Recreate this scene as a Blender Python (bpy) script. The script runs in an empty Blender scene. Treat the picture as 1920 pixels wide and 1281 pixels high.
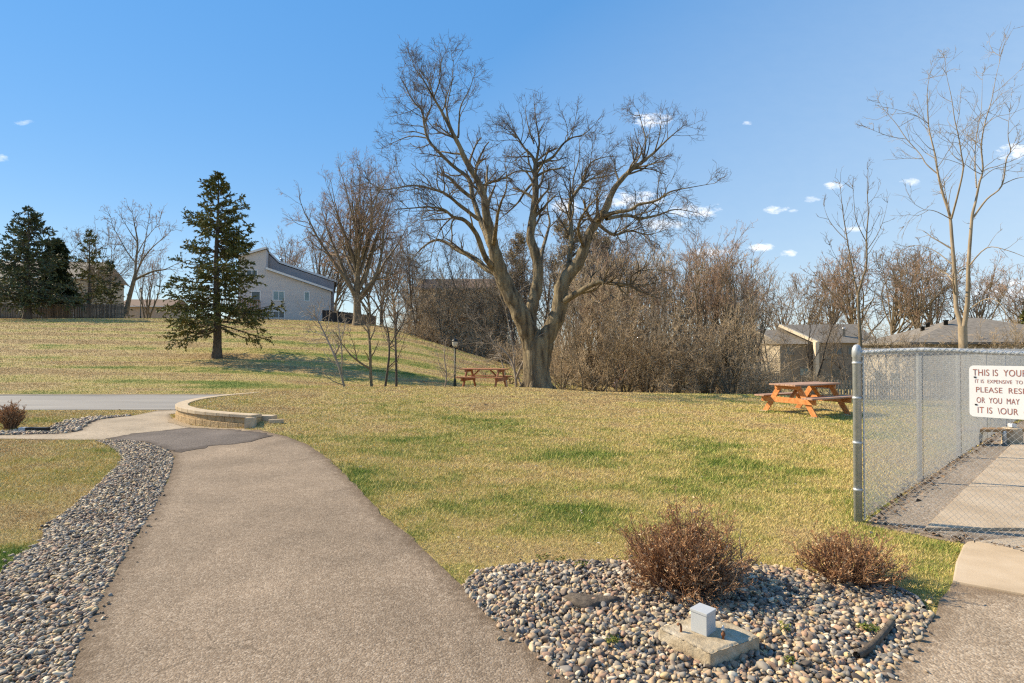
import bpy, bmesh, math, random
import numpy as np
from mathutils import Vector, Matrix, geometry
R = math.radians
rng = np.random.default_rng(7)
random.seed(7)
SC = bpy.context.scene
COL = SC.collection

# ------------------------------------------------------------------ camera
F, CX, CY, CAMH = 1066.7, 960.0, 640.5, 1.7
PITCH = math.atan(14.5 / F)
cam_d = bpy.data.cameras.new('camera')
cam = bpy.data.objects.new('camera', cam_d)
COL.objects.link(cam)
cam_d.sensor_width = 36.0
cam_d.lens = 36.0 * F / 1920.0
cam_d.clip_start = 0.05
cam_d.clip_end = 3000.0
cam.location = (0, 0, CAMH)
cam.rotation_euler = (R(90) + PITCH, 0, 0)
SC.camera = cam

# ------------------------------------------------------------------ light
SUN_EL, SUN_AZ = 35.0, -71.0          # azimuth clockwise from +Y
SC.view_settings.view_transform = 'Standard'
SC.view_settings.look = 'None'
SC.view_settings.gamma = 1.0
SC.view_settings.exposure = 0.82
SC.cycles.max_bounces = 5
SC.cycles.diffuse_bounces = 3
SC.cycles.use_denoising = False
SC.cycles.filter_width = 1.25
W = bpy.data.worlds.new('World')
SC.world = W
W.use_nodes = True
nt = W.node_tree
nt.nodes.clear()


def N(tree, kind, **kw):
    n = tree.nodes.new(kind)
    for k, v in kw.items():
        if k.startswith('i_'):
            n.inputs[k[2:]].default_value = v
        else:
            setattr(n, k, v)
    return n


def math_n(tree, op, a, b=None, c=None, clamp=False):
    n = tree.nodes.new('ShaderNodeMath')
    n.operation = op
    n.use_clamp = clamp
    for i, v in enumerate((a, b, c)):
        if v is None:
            continue
        if isinstance(v, (int, float)):
            n.inputs[i].default_value = v
        else:
            tree.links.new(v, n.inputs[i])
    return n.outputs[0]


def mixc(tree, fac, a, b, blend='MIX'):
    n = tree.nodes.new('ShaderNodeMix')
    n.data_type = 'RGBA'
    n.blend_type = blend
    for sock, v in ((n.inputs[0], fac), (n.inputs[6], a), (n.inputs[7], b)):
        if isinstance(v, (int, float)):
            sock.default_value = v
        elif isinstance(v, (tuple, list)):
            sock.default_value = (*v[:3], 1)
        else:
            tree.links.new(v, sock)
    return n.outputs[2]


def ray(px, py):
    u, v = (px - CX) / F, (CY - py) / F
    y = math.cos(PITCH) - math.sin(PITCH) * v
    z = math.sin(PITCH) + math.cos(PITCH) * v
    return u / y, z / y


def at(px, py, Y):
    u, w = ray(px, py)
    return Vector((u * Y, Y, CAMH + w * Y))


def gnd(px, py, z=0.0):
    u, w = ray(px, py)
    Y = (z - CAMH) / w
    return (u * Y, Y)


sky = N(nt, 'ShaderNodeTexSky', sky_type='NISHITA', sun_disc=False)
sky.sun_elevation = R(SUN_EL)
sky.sun_rotation = R(SUN_AZ)
sky.altitude = 200
sky.air_density = 1.0
sky.dust_density = 0.0
sky.ozone_density = 3.0
gm = N(nt, 'ShaderNodeGamma', i_Gamma=0.30)
nt.links.new(sky.outputs[0], gm.inputs[0])
hs = N(nt, 'ShaderNodeHueSaturation', i_Hue=0.511, i_Saturation=2.75, i_Value=3.45)
nt.links.new(gm.outputs[0], hs.inputs['Color'])
tc = N(nt, 'ShaderNodeTexCoord')
sep = N(nt, 'ShaderNodeSeparateXYZ')
nt.links.new(tc.outputs['Generated'], sep.inputs[0])
ysafe = math_n(nt, 'MAXIMUM', sep.outputs[1], 0.05)
cu = math_n(nt, 'DIVIDE', sep.outputs[0], ysafe)
cv = math_n(nt, 'DIVIDE', sep.outputs[2], ysafe)
comb = N(nt, 'ShaderNodeCombineXYZ')
nt.links.new(cu, comb.inputs[0])
nt.links.new(math_n(nt, 'MULTIPLY', cv, 2.2), comb.inputs[1])
cn = N(nt, 'ShaderNodeTexNoise', i_Scale=26.0, i_Detail=9.0, i_Roughness=0.68)
nt.links.new(comb.outputs[0], cn.inputs['Vector'])
dist = math_n(nt, 'MULTIPLY', math_n(nt, 'SUBTRACT', cn.outputs[0], 0.5), 5.0)
total = None
for (px, py, a, b, amp) in [
        (1218, 226, 46, 17, 1.0), (1400, 231, 14, 5, .8), (1565, 349, 20, 8, .9), (1455, 393, 25, 9, .9),
        (1522, 375, 18, 7, .5), (1490, 396, 14, 4, .5), (1705, 343, 22, 8, .9), (1332, 474, 46, 13, 1.0),
        (1423, 464, 29, 9, 1.0), (1477, 475, 22, 7, .9), (1190, 374, 75, 17, .9), (1300, 395, 56, 17, .9),
        (1908, 286, 40, 18, 1.0), (1060, 388, 45, 14, .8), (45, 231, 24, 8, .4), (4, 297, 18, 8, .5),
        (1895, 545, 90, 28, .8), (1760, 520, 60, 12, .5), (1600, 430, 26, 7, .6), (1240, 420, 50, 14, .6)]:
    u0, w0 = ray(px, py)
    du = math_n(nt, 'DIVIDE', math_n(nt, 'SUBTRACT', cu, u0), a / F)
    dv = math_n(nt, 'DIVIDE', math_n(nt, 'SUBTRACT', cv, w0), b / F)
    r2 = math_n(nt, 'ADD', math_n(nt, 'MULTIPLY', du, du), math_n(nt, 'MULTIPLY', dv, dv))
    m = math_n(nt, 'SUBTRACT', 0.72, r2)
    m = math_n(nt, 'ADD', m, dist)
    m = math_n(nt, 'MULTIPLY', math_n(nt, 'MULTIPLY', m, 0.85, clamp=True), amp)
    m = math_n(nt, 'MULTIPLY', m, math_n(nt, 'LESS_THAN', r2, 3.6))
    total = m if total is None else math_n(nt, 'MAXIMUM', total, m)
total = math_n(nt, 'MULTIPLY', total, math_n(nt, 'GREATER_THAN', sep.outputs[1], 0.1))
# thin pale high haze, thicker to the right and low down
hz = math_n(nt, 'ADD', math_n(nt, 'MULTIPLY', cu, 0.42), math_n(nt, 'MULTIPLY', cv, -0.55))
hz = math_n(nt, 'ADD', hz, 0.30)
hz = math_n(nt, 'MULTIPLY', hz, math_n(nt, 'ADD', 0.85, math_n(nt, 'MULTIPLY', cn.outputs[0], 0.3)))
hz = math_n(nt, 'MINIMUM', math_n(nt, 'MAXIMUM', hz, 0.0), 0.6)
skyh = mixc(nt, hz, hs.outputs[0], (4.4, 5.4, 6.4))
skyc = mixc(nt, total, skyh, (8.4, 8.5, 8.8))
bg = N(nt, 'ShaderNodeBackground', i_Strength=0.088)
nt.links.new(skyc, bg.inputs[0])
wo = N(nt, 'ShaderNodeOutputWorld')
nt.links.new(bg.outputs[0], wo.inputs[0])

sun_d = bpy.data.lights.new('sun', 'SUN')
sun_d.energy = 4.8
sun_d.angle = R(0.5)
sun_d.color = (1.0, 0.84, 0.60)
sun = bpy.data.objects.new('sun', sun_d)
COL.objects.link(sun)
sun_vec = Vector((math.sin(R(SUN_AZ)) * math.cos(R(SUN_EL)), math.cos(R(SUN_AZ)) * math.cos(R(SUN_EL)), math.sin(R(SUN_EL))))
sun.rotation_euler = sun_vec.to_track_quat('Z', 'Y').to_euler()
sun.location = (-30, 10, 40)


# ------------------------------------------------------------------ helpers: objects
def tag(o, label=None, cat=None, group=None, kind=None):
    if label: o['label'] = label
    if cat: o['category'] = cat
    if group: o['group'] = group
    if kind: o['kind'] = kind
    return o


def empty(name, loc=(0, 0, 0), rz=0.0, scale=1.0):
    o = bpy.data.objects.new(name, None)
    COL.objects.link(o)
    o.location = loc
    o.rotation_euler = (0, 0, rz)
    o.scale = (scale,) * 3 if isinstance(scale, (int, float)) else scale
    o.empty_display_size = 0.2
    return o


def link(name, me, parent=None, mats=None):
    o = bpy.data.objects.new(name, me)
    COL.objects.link(o)
    if parent is not None:
        o.parent = parent
    if mats is not None:
        me.materials.clear()
        for m in (mats if isinstance(mats, (list, tuple)) else [mats]):
            me.materials.append(m)
    return o


def mesh_np(name, V, Q=None, T=None, smooth=False):
    """mesh from vertices V, quads Q and triangles T (numpy arrays)"""
    me = bpy.data.meshes.new(name)
    V = np.asarray(V, dtype=np.float32).reshape(-1, 3)
    parts, tot = [], []
    if Q is not None and len(Q):
        Q = np.asarray(Q, dtype=np.int32).reshape(-1, 4)
        parts.append(Q.ravel()); tot.append(np.full(len(Q), 4, np.int32))
    if T is not None and len(T):
        T = np.asarray(T, dtype=np.int32).reshape(-1, 3)
        parts.append(T.ravel()); tot.append(np.full(len(T), 3, np.int32))
    loops = np.concatenate(parts); tot = np.concatenate(tot)
    start = np.concatenate(([0], np.cumsum(tot)[:-1])).astype(np.int32)
    me.vertices.add(len(V)); me.vertices.foreach_set('co', V.ravel())
    me.loops.add(len(loops)); me.loops.foreach_set('vertex_index', loops)
    me.polygons.add(len(tot)); me.polygons.foreach_set('loop_start', start)
    if smooth:
        me.polygons.foreach_set('use_smooth', np.ones(len(tot), dtype=bool))
    me.update(calc_edges=True)
    return me


def fattr(me, name, vals):
    a = me.attributes.new(name, 'FLOAT', 'POINT')
    a.data.foreach_set('value', np.asarray(vals, dtype=np.float32).ravel())


class Box:
    """collects boxes / prisms as one mesh"""
    def __init__(self):
        self.V, self.Fc = [], []

    def add(self, verts, faces):
        b = len(self.V)
        self.V += [tuple(v) for v in verts]
        self.Fc += [tuple(i + b for i in f) for f in faces]
        return self

    def box(self, x0, x1, y0, y1, z0, z1, M=None):
        v = [Vector((x, y, z)) for z in (z0, z1) for (x, y) in ((x0, y0), (x1, y0), (x1, y1), (x0, y1))]
        if M is not None:
            v = [M @ p for p in v]
        return self.add(v, [(3, 2, 1, 0), (4, 5, 6, 7), (0, 1, 5, 4), (1, 2, 6, 5), (2, 3, 7, 6), (3, 0, 4, 7)])

    def beam(self, p, q, w, h, up=(0, 0, 1)):
        """board from p to q, width w (sideways), height h"""
        p, q = Vector(p), Vector(q)
        d = (q - p).normalized()
        s = d.cross(Vector(up)).normalized()
        t = s.cross(d).normalized()
        v = []
        for c in (p, q):
            for (a, b) in ((-1, -1), (1, -1), (1, 1), (-1, 1)):
                v.append(c + s * (a * w / 2) + t * (b * h / 2))
        return self.add(v, [(0, 1, 2, 3), (7, 6, 5, 4), (0, 4, 5, 1), (1, 5, 6, 2), (2, 6, 7, 3), (3, 7, 4, 0)])

    def prism_xz(self, poly, y0, y1):
        """polygon in x,z extruded along y"""
        n = len(poly)
        v = [(x, y0, z) for x, z in poly] + [(x, y1, z) for x, z in poly]
        f = [tuple(range(n)), tuple(range(2 * n - 1, n - 1, -1))]
        f += [(i, n + i, n + (i + 1) % n, (i + 1) % n) for i in range(n)]
        return self.add(v, f)

    def lathe(self, c, prof, k=16):
        b = len(self.V)
        for (r, z) in prof:
            for i in range(k):
                a = 2 * math.pi * i / k
                self.V.append((c[0] + r * math.cos(a), c[1] + r * math.sin(a), c[2] + z))
        for j in range(len(prof) - 1):
            for i in range(k):
                self.Fc.append((b + j * k + i, b + j * k + (i + 1) % k, b + (j + 1) * k + (i + 1) % k, b + (j + 1) * k + i))
        self.Fc.append(tuple(b + i for i in range(k))[::-1])
        self.Fc.append(tuple(b + (len(prof) - 1) * k + i for i in range(k)))
        return self

    def build(self, name, mat, parent=None, bevel=0.0, smooth=False, seg=2):
        bm = bmesh.new()
        vs = [bm.verts.new(v) for v in self.V]
        for f in self.Fc:
            try:
                bm.faces.new([vs[i] for i in f])
            except ValueError:
                pass
        bmesh.ops.recalc_face_normals(bm, faces=bm.faces)
        if bevel:
            bmesh.ops.bevel(bm, geom=list(bm.edges), offset=bevel, segments=seg, affect='EDGES', profile=0.7, clamp_overlap=True)
        me = bpy.data.meshes.new(name)
        bm.to_mesh(me); bm.free()
        if smooth:
            for p in me.polygons: p.use_smooth = True
        return link(name, me, parent, mat)


# ---------------------------------------------------------------- tubes
class Tubes:
    def __init__(self):
        self.g = []                      # (pts N,n,3 ; rad N,n ; sides)

    def add(self, pts, rad, k=3):
        pts = np.asarray(pts, float); rad = np.asarray(rad, float)
        if pts.ndim == 2:
            pts, rad = pts[None], rad[None]
        if len(pts):
            self.g.append((pts, rad, k))

    def arrays(self):
        Vs, Qs, off = [], [], 0
        for pts, rad, k in self.g:
            Nn, n, _ = pts.shape
            t = np.gradient(pts, axis=1)
            t /= np.linalg.norm(t, axis=2, keepdims=True) + 1e-9
            m = pts[:, -1] - pts[:, 0]
            m /= np.linalg.norm(m, axis=1, keepdims=True) + 1e-9
            ref = np.where(np.abs(m[:, 2:3]) < 0.8, np.array([[0, 0, 1.0]]), np.array([[1.0, 0.2, 0]]))
            ref = ref[:, None, :]
            a = np.cross(t, np.broadcast_to(ref, t.shape))
            a /= np.linalg.norm(a, axis=2, keepdims=True) + 1e-9
            b = np.cross(t, a)
            ang = np.arange(k) * 2 * math.pi / k
            V = pts[:, :, None, :] + rad[:, :, None, None] * (a[:, :, None, :] * np.cos(ang)[None, None, :, None] + b[:, :, None, :] * np.sin(ang)[None, None, :, None])
            idx = (np.arange(Nn * n * k) + off).reshape(Nn, n, k)
            q = np.stack([idx[:, :-1, :], np.roll(idx, -1, 2)[:, :-1, :], np.roll(idx, -1, 2)[:, 1:, :], idx[:, 1:, :]], axis=-1)
            Vs.append(V.reshape(-1, 3)); Qs.append(q.reshape(-1, 4))
            off += Nn * n * k
        return np.concatenate(Vs), np.concatenate(Qs)

    def mesh(self, name, smooth=True):
        V, Q = self.arrays()
        return mesh_np(name, V, Q, smooth=smooth)


def unit(v):
    return v / (np.linalg.norm(v, axis=-1, keepdims=True) + 1e-9)


def grow(P, D, L, R0, n, jit, up, rg, tip=0.35):
    """vectorised wandering branches"""
    P = np.asarray(P, float); D = unit(np.asarray(D, float))
    Nn = len(P)
    pts = np.zeros((Nn, n, 3)); pts[:, 0] = P
    L = np.asarray(L, float)
    upv = np.array([0, 0, 1.0])
    for i in range(1, n):
        D = unit(D + rg.normal(0, jit, (Nn, 3)) + up * upv)
        pts[:, i] = pts[:, i - 1] + D * (L / (n - 1))[:, None]
    s = np.linspace(0, 1, n)[None]
    rad = np.asarray(R0)[:, None] * (1 - (1 - tip) * s)
    return pts, rad


def spawn(pts, rad, per_m, rg, t0=0.25, t1=1.0, ang=(30, 60), ratio=0.5, rr=0.6, lmin=0.1, flat=None, tip_more=0.0, fixed=None, lmax=99.0, fall=.7):
    """children of a set of polylines: base points, directions, lengths, radii"""
    Nn, n, _ = pts.shape
    seg = np.linalg.norm(np.diff(pts, axis=1), axis=2)
    L = seg.sum(1)
    cnt = np.maximum(1, rg.poisson(L * per_m)) if fixed is None else np.full(Nn, fixed)
    idx = np.repeat(np.arange(Nn), cnt)
    u = rg.random(len(idx))
    u = u ** (1.0 / (1.0 + tip_more))
    t = t0 + (t1 - t0) * u
    f = t * (n - 1)
    i = np.minimum(f.astype(int), n - 2); fr = f - i
    a, b = pts[idx, i], pts[idx, i + 1]
    P = a + (b - a) * fr[:, None]
    T = unit(b - a)
    r = rad[idx, i] * (1 - fr) + rad[idx, i + 1] * fr
    q = rg.normal(0, 1, (len(idx), 3))
    if flat is not None:
        q[:, 2] *= flat
    q = unit(q - T * (q * T).sum(1, keepdims=True))
    an = np.radians(rg.uniform(ang[0], ang[1], len(idx)))[:, None]
    D = T * np.cos(an) + q * np.sin(an)
    CL = np.clip(L[idx] * ratio * (1.15 - fall * t) * rg.uniform(0.55, 1.25, len(idx)), lmin, lmax)
    CR = np.minimum(r * 0.9, r * rr)
    return P, D, CL, CR


# ---------------------------------------------------------------- numpy noise
_tab = np.random.default_rng(3).random((256, 256))


def vnoise(x, y):
    xi = np.floor(x).astype(int); yi = np.floor(y).astype(int)
    fx = x - xi; fy = y - yi
    fx = fx * fx * (3 - 2 * fx); fy = fy * fy * (3 - 2 * fy)
    g = lambda a, b: _tab[a & 255, b & 255]
    return (g(xi, yi) * (1 - fx) + g(xi + 1, yi) * fx) * (1 - fy) + (g(xi, yi + 1) * (1 - fx) + g(xi + 1, yi + 1) * fx) * fy


def fbm(x, y, o=4):
    s, a, t = 0, 1.0, 0
    for k in range(o):
        s = s + a * vnoise(x * 2 ** k + 17.3 * k, y * 2 ** k + 5.7 * k); t += a; a *= 0.55
    return s / t


# ------------------------------------------------------------------ helpers: materials
def mat(name, cols, mode='noise', scale=6.0, detail=5.0, rough=0.85, bump=0.0, bscale=None, metallic=0.0,
        coord='Object', stretch=(1, 1, 1), spec=0.3, lo=0.3, hi=0.7, lap=None, dist=0.02, transl=0.0):
    m = bpy.data.materials.new(name)
    m.use_nodes = True
    t = m.node_tree
    b = t.nodes['Principled BSDF']
    b.inputs['Roughness'].default_value = rough
    b.inputs['Metallic'].default_value = metallic
    b.inputs['Specular IOR Level'].default_value = spec
    if coord == 'World':
        src = N(t, 'ShaderNodeNewGeometry').outputs['Position']
    else:
        src = N(t, 'ShaderNodeTexCoord').outputs[coord]
    mp = N(t, 'ShaderNodeMapping')
    mp.inputs['Scale'].default_value = stretch
    t.links.new(src, mp.inputs[0])
    nz = N(t, 'ShaderNodeTexNoise', i_Scale=scale, i_Detail=detail, i_Roughness=0.6)
    t.links.new(mp.outputs[0], nz.inputs['Vector'])
    ramp = N(t, 'ShaderNodeValToRGB')
    el = ramp.color_ramp.elements
    n = len(cols)
    while len(el) < n: el.new(0.5)
    for i, c in enumerate(cols):
        el[i].position = (lo + (hi - lo) * i / max(1, n - 1)) if mode == 'noise' else i / n
        el[i].color = (*c, 1)
    if mode == 'island':
        ramp.color_ramp.interpolation = 'CONSTANT'
        g = N(t, 'ShaderNodeNewGeometry')
        t.links.new(g.outputs['Random Per Island'], ramp.inputs[0])
        k = mixc(t, 1.0, ramp.outputs[0], mixc(t, nz.outputs[0], (.62, .62, .62), (1.3, 1.3, 1.3)), 'MULTIPLY')
        t.links.new(k, b.inputs['Base Color'])
    else:
        t.links.new(nz.outputs[0], ramp.inputs[0])
        out = ramp.outputs[0]
        if lap:
            sp = N(t, 'ShaderNodeSeparateXYZ'); t.links.new(src, sp.inputs[0])
            fr = math_n(t, 'FRACT', math_n(t, 'DIVIDE', sp.outputs[2], lap))
            ln = math_n(t, 'LESS_THAN', fr, 0.12)
            out = mixc(t, math_n(t, 'MULTIPLY', ln, 0.14), out, (0.05, 0.05, 0.05))
        t.links.new(out, b.inputs['Base Color'])
    if bump:
        bn = N(t, 'ShaderNodeTexNoise', i_Scale=bscale or scale * 4, i_Detail=6.0, i_Roughness=0.65)
        t.links.new(mp.outputs[0], bn.inputs['Vector'])
        bp = N(t, 'ShaderNodeBump', i_Strength=bump, i_Distance=dist)
        t.links.new(bn.outputs[0], bp.inputs['Height'])
        t.links.new(bp.outputs[0], b.inputs['Normal'])
    return m


def grass_material(name, blade):
    m = bpy.data.materials.new(name)
    m.use_nodes = True
    t = m.node_tree
    b = t.nodes['Principled BSDF']
    b.inputs['Roughness'].default_value = 0.8
    b.inputs['Specular IOR Level'].default_value = 0.15
    at_ = N(t, 'ShaderNodeAttribute', attribute_name='green')
    geo = N(t, 'ShaderNodeNewGeometry')
    nz = N(t, 'ShaderNodeTexNoise', i_Scale=34.0 if not blade else 3.0, i_Detail=7.0, i_Roughness=0.72)
    t.links.new(geo.outputs['Position'], nz.inputs['Vector'])
    n2 = N(t, 'ShaderNodeTexNoise', i_Scale=3.2, i_Detail=6.0, i_Roughness=0.7)
    t.links.new(geo.outputs['Position'], n2.inputs['Vector'])
    rnd = geo.outputs['Random Per Island'] if blade else nz.outputs[0]
    amp = 0.75 if blade else 1.2
    f = math_n(t, 'ADD', at_.outputs['Fac'], math_n(t, 'MULTIPLY', math_n(t, 'SUBTRACT', rnd, 0.5), amp))
    f = math_n(t, 'ADD', f, math_n(t, 'MULTIPLY', math_n(t, 'SUBTRACT', n2.outputs[0], 0.5), 0.9))
    if not blade:
        mp = N(t, 'ShaderNodeMapping'); mp.inputs['Scale'].default_value = (0.35, 1.6, 1)
        t.links.new(geo.outputs['Position'], mp.inputs[0])
        n4 = N(t, 'ShaderNodeTexNoise', i_Scale=2.2, i_Detail=8.0, i_Roughness=0.78)
        t.links.new(mp.outputs[0], n4.inputs['Vector'])
        f = math_n(t, 'ADD', f, math_n(t, 'MULTIPLY', math_n(t, 'SUBTRACT', n4.outputs[0], 0.5), 1.3))
    ramp = N(t, 'ShaderNodeValToRGB')
    cols = [(0.0, (0.44, 0.31, 0.14)), (0.22, (0.60, 0.46, 0.215)), (0.48, (0.565, 0.45, 0.165)), (0.76, (0.38, 0.355, 0.10)), (1.0, (0.17, 0.235, 0.042))]
    el = ramp.color_ramp.elements
    while len(el) < len(cols): el.new(0.5)
    for e, (p, c) in zip(el, cols):
        e.position = p; e.color = (*c, 1)
    t.links.new(f, ramp.inputs[0])
    v = mixc(t, 1.0, ramp.outputs[0], mixc(t, nz.outputs[0], (.42, .42, .42) if not blade else (.8, .8, .8), (1.08, 1.08, 1.08) if not blade else (1.45, 1.45, 1.45)), 'MULTIPLY')
    t.links.new(v, b.inputs['Base Color'])
    if not blade:
        n3 = N(t, 'ShaderNodeTexNoise', i_Scale=55.0, i_Detail=8.0, i_Roughness=0.75)
        t.links.new(geo.outputs['Position'], n3.inputs['Vector'])
        bp = N(t, 'ShaderNodeBump', i_Strength=0.75, i_Distance=0.05)
        t.links.new(n3.outputs[0], bp.inputs['Height'])
        t.links.new(bp.outputs[0], b.inputs['Normal'])
    return m


def asphalt(name, base, spec_cols, s=95.0, coord='World'):
    """aggregate paving: small stones of several tones in a binder"""
    m = bpy.data.materials.new(name)
    m.use_nodes = True
    t = m.node_tree
    b = t.nodes['Principled BSDF']
    b.inputs['Roughness'].default_value = 0.9
    b.inputs['Specular IOR Level'].default_value = 0.2
    geo = N(t, 'ShaderNodeNewGeometry')
    vo = N(t, 'ShaderNodeTexVoronoi', i_Scale=s)
    t.links.new(geo.outputs['Position'], vo.inputs['Vector'])
    sp = N(t, 'ShaderNodeSeparateColor'); t.links.new(vo.outputs['Color'], sp.inputs[0])
    ramp = N(t, 'ShaderNodeValToRGB'); el = ramp.color_ramp.elements
    while len(el) < len(spec_cols): el.new(0.5)
    for i, c in enumerate(spec_cols):
        el[i].position = i / max(1, len(spec_cols) - 1); el[i].color = (*c, 1)
    t.links.new(sp.outputs[0], ramp.inputs[0])
    big = N(t, 'ShaderNodeTexNoise', i_Scale=0.9, i_Detail=7.0, i_Roughness=0.65)
    t.links.new(geo.outputs['Position'], big.inputs['Vector'])
    big2 = N(t, 'ShaderNodeTexNoise', i_Scale=14.0, i_Detail=6.0, i_Roughness=0.7)
    t.links.new(geo.outputs['Position'], big2.inputs['Vector'])
    c = mixc(t, 0.55, ramp.outputs[0], base)
    rb = N(t, 'ShaderNodeMapRange'); rb.inputs[1].default_value = .3; rb.inputs[2].default_value = .7
    rb.inputs[3].default_value = 0.72; rb.inputs[4].default_value = 1.22
    t.links.new(big.outputs[0], rb.inputs[0])
    rb2 = N(t, 'ShaderNodeMapRange'); rb2.inputs[1].default_value = .3; rb2.inputs[2].default_value = .7
    rb2.inputs[3].default_value = 0.85; rb2.inputs[4].default_value = 1.14
    t.links.new(big2.outputs[0], rb2.inputs[0])
    mm = math_n(t, 'MULTIPLY', rb.outputs[0], rb2.outputs[0])
    cc = N(t, 'ShaderNodeCombineColor')
    for i in range(3): t.links.new(mm, cc.inputs[i])
    c = mixc(t, 1.0, c, cc.outputs[0], 'MULTIPLY')
    # soil washed over the rim, and hairline cracks
    ed = N(t, 'ShaderNodeAttribute', attribute_name='edge')
    em = N(t, 'ShaderNodeMapRange'); em.inputs[1].default_value = 0.0; em.inputs[2].default_value = 0.15
    em.inputs[3].default_value = 0.8; em.inputs[4].default_value = 0.0
    t.links.new(math_n(t, 'ADD', ed.outputs['Fac'], math_n(t, 'MULTIPLY', math_n(t, 'SUBTRACT', big2.outputs[0], 0.5), 0.35)), em.inputs[0])
    c = mixc(t, em.outputs[0], c, (base[0] * .52, base[1] * .48, base[2] * .45))
    cr = N(t, 'ShaderNodeTexVoronoi', i_Scale=0.42, feature='DISTANCE_TO_EDGE')
    wv = N(t, 'ShaderNodeTexNoise', i_Scale=2.5, i_Detail=6.0)
    t.links.new(geo.outputs['Position'], wv.inputs['Vector'])
    va = N(t, 'ShaderNodeVectorMath', operation='MULTIPLY_ADD')
    t.links.new(wv.outputs['Color'], va.inputs[0]); va.inputs[1].default_value = (.5, .5, 0)
    t.links.new(geo.outputs['Position'], va.inputs[2]); t.links.new(va.outputs[0], cr.inputs['Vector'])
    ck = math_n(t, 'MULTIPLY', math_n(t, 'LESS_THAN', cr.outputs['Distance'], 0.0022), math_n(t, 'GREATER_THAN', big.outputs[0], 0.54))
    c = mixc(t, math_n(t, 'MULTIPLY', ck, 0.38), c, (base[0] * .3, base[1] * .3, base[2] * .3))
    t.links.new(c, b.inputs['Base Color'])
    bp = N(t, 'ShaderNodeBump', i_Strength=0.6, i_Distance=0.006)
    t.links.new(vo.outputs['Distance'], bp.inputs['Height'])
    bp.invert = True
    t.links.new(bp.outputs[0], b.inputs['Normal'])
    return m


MT = {}
MT['ground'] = grass_material('lawn_ground', False)
MT['blade'] = grass_material('lawn_blades', True)
MT['path'] = asphalt('weathered_asphalt', (0.235, 0.178, 0.120), [(0.10, 0.075, 0.06), (0.24, 0.18, 0.13), (0.30, 0.235, 0.175), (0.52, 0.44, 0.35)])
MT['patch'] = asphalt('dark_asphalt', (0.125, 0.105, 0.092), [(0.05, 0.042, 0.04), (0.13, 0.11, 0.10), (0.18, 0.155, 0.135), (0.30, 0.26, 0.22)])
MT['walk'] = asphalt('pale_walk', (0.36, 0.295, 0.215), [(0.22, 0.18, 0.13), (0.36, 0.29, 0.21), (0.5, 0.43, 0.33)], s=60)
MT['concrete'] = mat('concrete', [(0.40, 0.305, 0.20), (0.50, 0.39, 0.265), (0.56, 0.45, 0.32)], scale=2.2, detail=9, bump=0.25, bscale=70, coord='World', dist=0.006)
MT['road'] = mat('road_asphalt', [(0.19, 0.185, 0.175), (0.24, 0.23, 0.215), (0.29, 0.275, 0.25)], scale=0.8, stretch=(0.25, 1.4, 1), detail=8, bump=0.3, bscale=60, coord='World', dist=0.006)
MT['soil'] = mat('soil', [(0.06, 0.045, 0.032), (0.115, 0.088, 0.06), (0.19, 0.15, 0.105)], scale=9, detail=8, bump=0.8, bscale=40, coord='World')
MT['sand'] = mat('sandy_soil', [(0.20, 0.15, 0.09), (0.33, 0.25, 0.155), (0.42, 0.33, 0.215)], scale=25, detail=8, bump=0.8, bscale=70, coord='World')
MT['fines'] = asphalt('fine_gravel', (0.34, 0.265, 0.185), [(0.08, 0.065, 0.05), (0.24, 0.19, 0.14), (0.36, 0.30, 0.24), (0.55, 0.48, 0.4)], s=70)
STONES = [(0.37, 0.295, 0.215), (0.13, 0.11, 0.09), (0.52, 0.41, 0.27), (0.25, 0.19, 0.14), (0.44, 0.31, 0.195), (0.20, 0.185, 0.165), (0.33, 0.215, 0.15),
          (0.66, 0.56, 0.41), (0.29, 0.255, 0.21), (0.085, 0.072, 0.062), (0.48, 0.365, 0.22), (0.40, 0.335, 0.25), (0.54, 0.40, 0.22), (0.17, 0.13, 0.10), (0.41, 0.265, 0.175), (0.26, 0.235, 0.205), (0.34, 0.28, 0.19)]
MT['stone'] = mat('river_stone', STONES, mode='island', scale=26, detail=5, rough=0.7, bump=0.15, bscale=60, dist=0.004)
MT['bark'] = mat('furrowed_bark', [(0.06, 0.046, 0.03), (0.17, 0.132, 0.08), (0.27, 0.22, 0.135)], scale=4.5, stretch=(1, 1, 0.2), detail=9, bump=1.0, bscale=7, dist=0.16, lo=.36, hi=.62)
MT['limb'] = mat('limb_bark', [(0.10, 0.078, 0.05), (0.18, 0.14, 0.09), (0.25, 0.20, 0.13)], scale=4, detail=6, bump=0.6, bscale=14, dist=0.03)
MT['twig'] = mat('grey_brown_twigs', [(0.18, 0.138, 0.10), (0.24, 0.182, 0.13), (0.31, 0.24, 0.175)], scale=0.8, detail=3)
MT['darktwig'] = mat('dark_grey_brown_twigs', [(0.105, 0.08, 0.06), (0.14, 0.108, 0.08), (0.19, 0.145, 0.105)], scale=0.8, detail=3)
MT['redtwig'] = mat('reddish_twigs', [(0.31, 0.205, 0.14), (0.40, 0.27, 0.19), (0.47, 0.335, 0.24)], scale=0.6, detail=3)
MT['tantwig'] = mat('tan_brush_twigs', [(0.40, 0.30, 0.19), (0.51, 0.395, 0.26), (0.60, 0.48, 0.335)], scale=0.5, detail=3)
MT['paletwig'] = mat('pale_sapling_bark', [(0.23, 0.185, 0.14), (0.32, 0.265, 0.205), (0.41, 0.35, 0.28)], scale=2.0, detail=3)
MT['birch'] = mat('pale_tan_bark', [(0.19, 0.15, 0.10), (0.30, 0.24, 0.165), (0.40, 0.325, 0.235)], scale=2.5, stretch=(1, 1, 0.6), detail=6, bump=0.4, bscale=12)
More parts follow.
